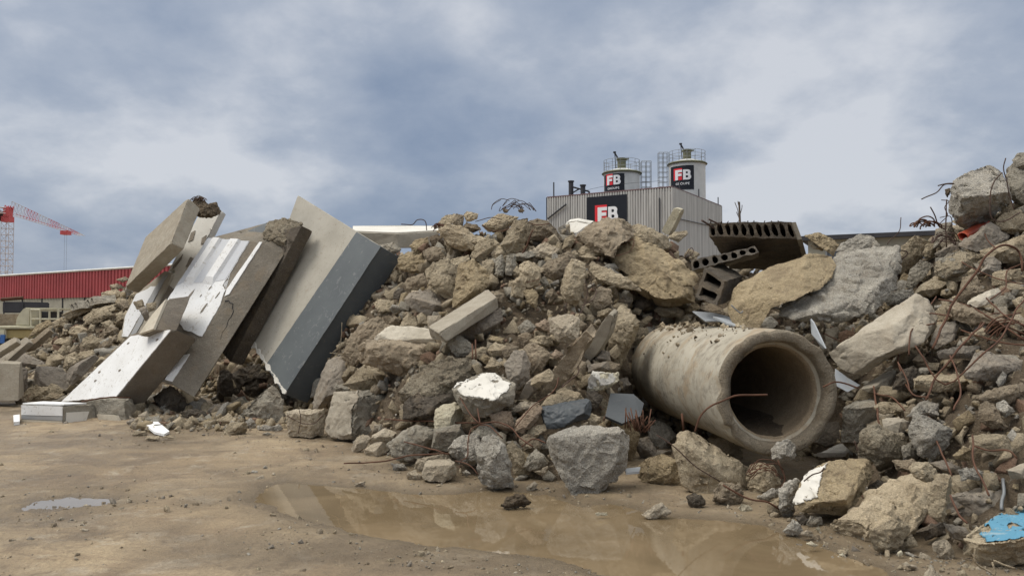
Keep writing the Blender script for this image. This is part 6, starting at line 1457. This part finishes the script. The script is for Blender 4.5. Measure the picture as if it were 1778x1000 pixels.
# ------------------------------------------------------------------ loading machine at the left edge
def machine():
    D = 24; o = P(40, 600, D); mz = empty('loading_machine', (o.x, o.y, 0), 'cream loading machine with dark open cab half hidden at the left edge', 'machine')
    def pb(x0, x1, y0, y1, d0, dd, mat, name, bev=.03):
        a, b = P(x0, y0, d0), P(x1, y1, d0); bm = bmesh.new(); box(bm, ((a.x+b.x)/2, a.y+dd/2, (a.z+b.z)/2), (abs(b.x-a.x), dd, abs(a.z-b.z))); bmesh.ops.bevel(bm, geom=list(bm.edges), offset=bev, segments=2, affect='EDGES'); return obj(name, bm, M[mat], mz)
    # engine hood with a curved back
    prof = [(26,565),(28,552),(36,540),(42,534),(53,534),(52,566)]; bm = bmesh.new()
    f = [bm.verts.new(P(x, y, D)) for x, y in prof]; g = [bm.verts.new(P(x, y, D)+Vector((0, 1.4, 0))) for x, y in prof]; bm.faces.new(f); bm.faces.new(g[::-1]); [bm.faces.new((f[i], g[i], g[(i+1) % 6], f[(i+1) % 6])) for i in range(6)]
    bmesh.ops.bevel(bm, geom=list(bm.edges), offset=.03, segments=2, affect='EDGES'); obj('engine_hood', bm, M['machine_cream'], mz)
    pb(0-20, 60, 566, 571, D-.1, 1.8, 'machine_cream', 'deck'); pb(10, 57, 572, 588, D, 1.5, 'machine_yellow', 'tool_box'); pb(-20, 9, 571, 603, D-.1, 1.5, 'machine_cream', 'side_panel')
    pb(0, 8, 581, 596, D-.14, .05, 'sign_blue', 'blue_sticker', .005)
    pb(-10, 46, 545, 565, D+1.2, 1.2, 'brown', 'load_box'); pb(-30, 57, 590, 640, D+.2, 1.5, 'dark_metal', 'chassis')
    bm = bmesh.new()
    for x in (54, 70, 86, 101): bar(bm, P(x, 538, D), P(x, 572, D), .03, 6); bar(bm, P(x, 538, D+1.3), P(x, 572, D+1.3), .03, 6)
    for x in (54, 101): bar(bm, P(x, 538, D), P(x, 538, D+1.3), .03, 6)
    for y in (538, 554, 571): bar(bm, P(53, y, D), P(102, y, D), .03, 6); bar(bm, P(53, y, D+1.3), P(102, y, D+1.3), .03, 6)
    obj('cab_frame', bm, M['machine_cream'], mz); pb(55, 88, 541, 568, D+.5, .7, 'dark_metal', 'cab_interior')
    pb(4, 42, 524, 543, D+3, 1.5, 'dark_metal', 'rear_hopper'); pb(68, 100, 535, 538, D-.05, 1.5, 'machine_cream', 'cab_roof')
    bm = bmesh.new(); bar(bm, P(2, 520, D+3), P(40, 517, D+3.2), .06, 6); obj('hand_rail', bm, M['rust'], mz)
    for x in (0, 70):
        bm = bmesh.new(); c_ = P(x, 612, D); c_.z = .45; bar(bm, c_+Vector((0, -.15, 0)), c_+Vector((0, .3, 0)), .45, 20); wh = obj('wheel', bm, M['black'], mz)
        bm = bmesh.new(); bar(bm, c_+Vector((0, -.2, 0)), c_+Vector((0, -.14, 0)), .2, 16); obj('rim', bm, M['machine_cream'], wh)
machine()
# grey cinder blocks on the skyline of the left heap
for i, (x, y, lb) in enumerate(((128, 531, 'grey hollow block lying before the red hall, left of two'), (156, 523, 'grey hollow block lying before the red hall, right of two'))):
    h_ = hollow([(x-8,y-2,17.6),(x+5,y-8,17.5),(x+9,y+5,17.4),(x-3,y+9,17.5)], (.35, .3, .05), 2, 'hollow_block', lb, mat='grey'); h_['category'] = 'hollow block'

# ------------------------------------------------------------------ labels for the stones that have none of their own yet
ANCH = [(h[3], h[1]) for h in HERO if h[3]]
EXTRA = [('the fallen square beam', (805,550)), ('the grey-banded slab', (560,520)), ('the fluted white panel', (400,520)), ('the pipe mouth', (1352,682)), ('the pipe body', (1190,650)), ('the slotted hollow slab', (1310,420)), ('the black cinder block', (1235,500)),
         ('the bar cluster', (832,734)), ('the bottom white panel', (200,630)), ('the striped block', (90,720)), ('the red duct end', (1690,400)), ('the slate sheet', (1085,705)), ('the yellow post', (1165,385)), ('the white shard', (270,748)), ('the rust-wire bundle', (1110,733))]
SHORT = [('grooved grey boulder', 'grooved smooth left face'), ('white-faced block', 'white-faced block lying'), ('pale cream block', 'pale cream block below'), ('pebble-crusted chunk', 'coarse chunk crusted'), ('plaster-topped boulder', 'wide brown boulder'), ('tall speckled stone', 'tall speckled grey stone standing'), ('large flat-faced boulder', 'largest flat-faced'), ('long pinkish boulder', 'long pinkish-tan'),
         ('yellow-cored block', 'yellow-cored block with'), ('dusty flat slab', 'broad dusty'), ('blue-painted chunk', 'peeling sky-blue'), ('pale bluish boulder', 'pale bluish-grey boulder in'), ('level tan beam', 'straight tan beam'), ('huge pale boulder', 'huge pale rough'), ('long pale cast beam', 'long pale cast beam'), ('crowning boulder', 'biggest boulder crowning'),
         ('giant ochre boulder', 'giant ochre'), ('bent sandy beam', 'bent elbow'), ('upright pillar stub', 'upright tan pillar stub'), ('buff square-shouldered boulder', 'pale buff square'), ('domed earth slab', 'domed earth-covered'), ('tall split stone', 'tall pale split'), ('wire-tangle peak', 'sandy peak on the skyline'), ('holed slab piece', 'flat tan slab piece pierced'), ('post stub', 'cube-like'), ('dark broken panel', 'big dark broken panel'), ('shaded square slab', 'shaded square slab'), ('brown slab of the right slope', 'long brown slab lying'), ('blackish slab piece', 'blackish painted'), ('smooth sandy slab face', 'smooth sandy slab')]
for nm, key in SHORT:
    h = next((h for h in HERO if h[3] and key in h[3]), None)
    if h: EXTRA.append(('the '+nm, (sum(p[0] for p in h[1])/len(h[1]), sum(p[1] for p in h[1])/len(h[1]))))
used = {h[3] for h in HERO if h[3]}
CW = {'tan': 'tan', 'sand': 'sandy', 'ochre': 'ochre', 'brown': 'brown', 'grey': 'grey', 'pale_grey': 'light grey', 'buff': 'cream', 'cream': 'whitish', 'dark': 'blackish shaded', 'pink': 'pinkish', 'side': 'dull brown', 'cast': 'beige', 'cast_light': 'pale', 'crust': 'crusty', 'rust_earth': 'earthy', 'slate_dark': 'black', 'plaster': 'white'}
for h in HERO:
    if h[3]: continue
    pts = h[1]; cx = sum(p[0] for p in pts)/len(pts); cy = sum(p[1] for p in pts)/len(pts); A = math.sqrt(abs(poly_area(pts)))
    wv = max(p[0] for p in pts)-min(p[0] for p in pts); hv = max(p[1] for p in pts)-min(p[1] for p in pts)
    size = 'pebble-sized' if A < 9 else 'small' if A < 16 else 'medium' if A < 28 else 'large'
    shp = 'flat' if wv > 1.9*hv else 'upright' if hv > 1.35*wv else 'blocky' if len(pts) < 5 else 'angular'
    near = sorted(EXTRA, key=lambda e: math.dist(e[1], (cx, cy)))
    def rel(e):
        dx, dy = cx-e[1][0], cy-e[1][1]
        if abs(dx) > 2.2*abs(dy): return 'right of ' if dx > 0 else 'left of '
        if abs(dy) > 2.2*abs(dx): return 'below ' if dy > 0 else 'above '
        return ('lower right of ' if dx > 0 else 'lower left of ') if dy > 0 else ('upper right of ' if dx > 0 else 'upper left of ')
    cand = [f'{size} {CW[h[2]]} {shp} chunk {rel(near[i])}{near[i][0]}' for i in range(3)]
    cand += [f'{size} {CW[h[2]]} {shp} chunk {rel(near[0])}{near[0][0]}, {rel(near[1])}{near[1][0]}']
    lab = next((c for c in cand if c not in used and len(c.split()) <= 16), None) or ' '.join(cand[0].split()[:15])
    if lab in used: lab = lab.replace('chunk', 'lump') if lab.replace('chunk', 'lump') not in used else lab.replace('chunk', 'piece of rubble')
    used.add(lab); h[0]['label'] = lab
for h in HERO: h[0]['group'] = 'broken concrete and stone pieces of the rubble heap'
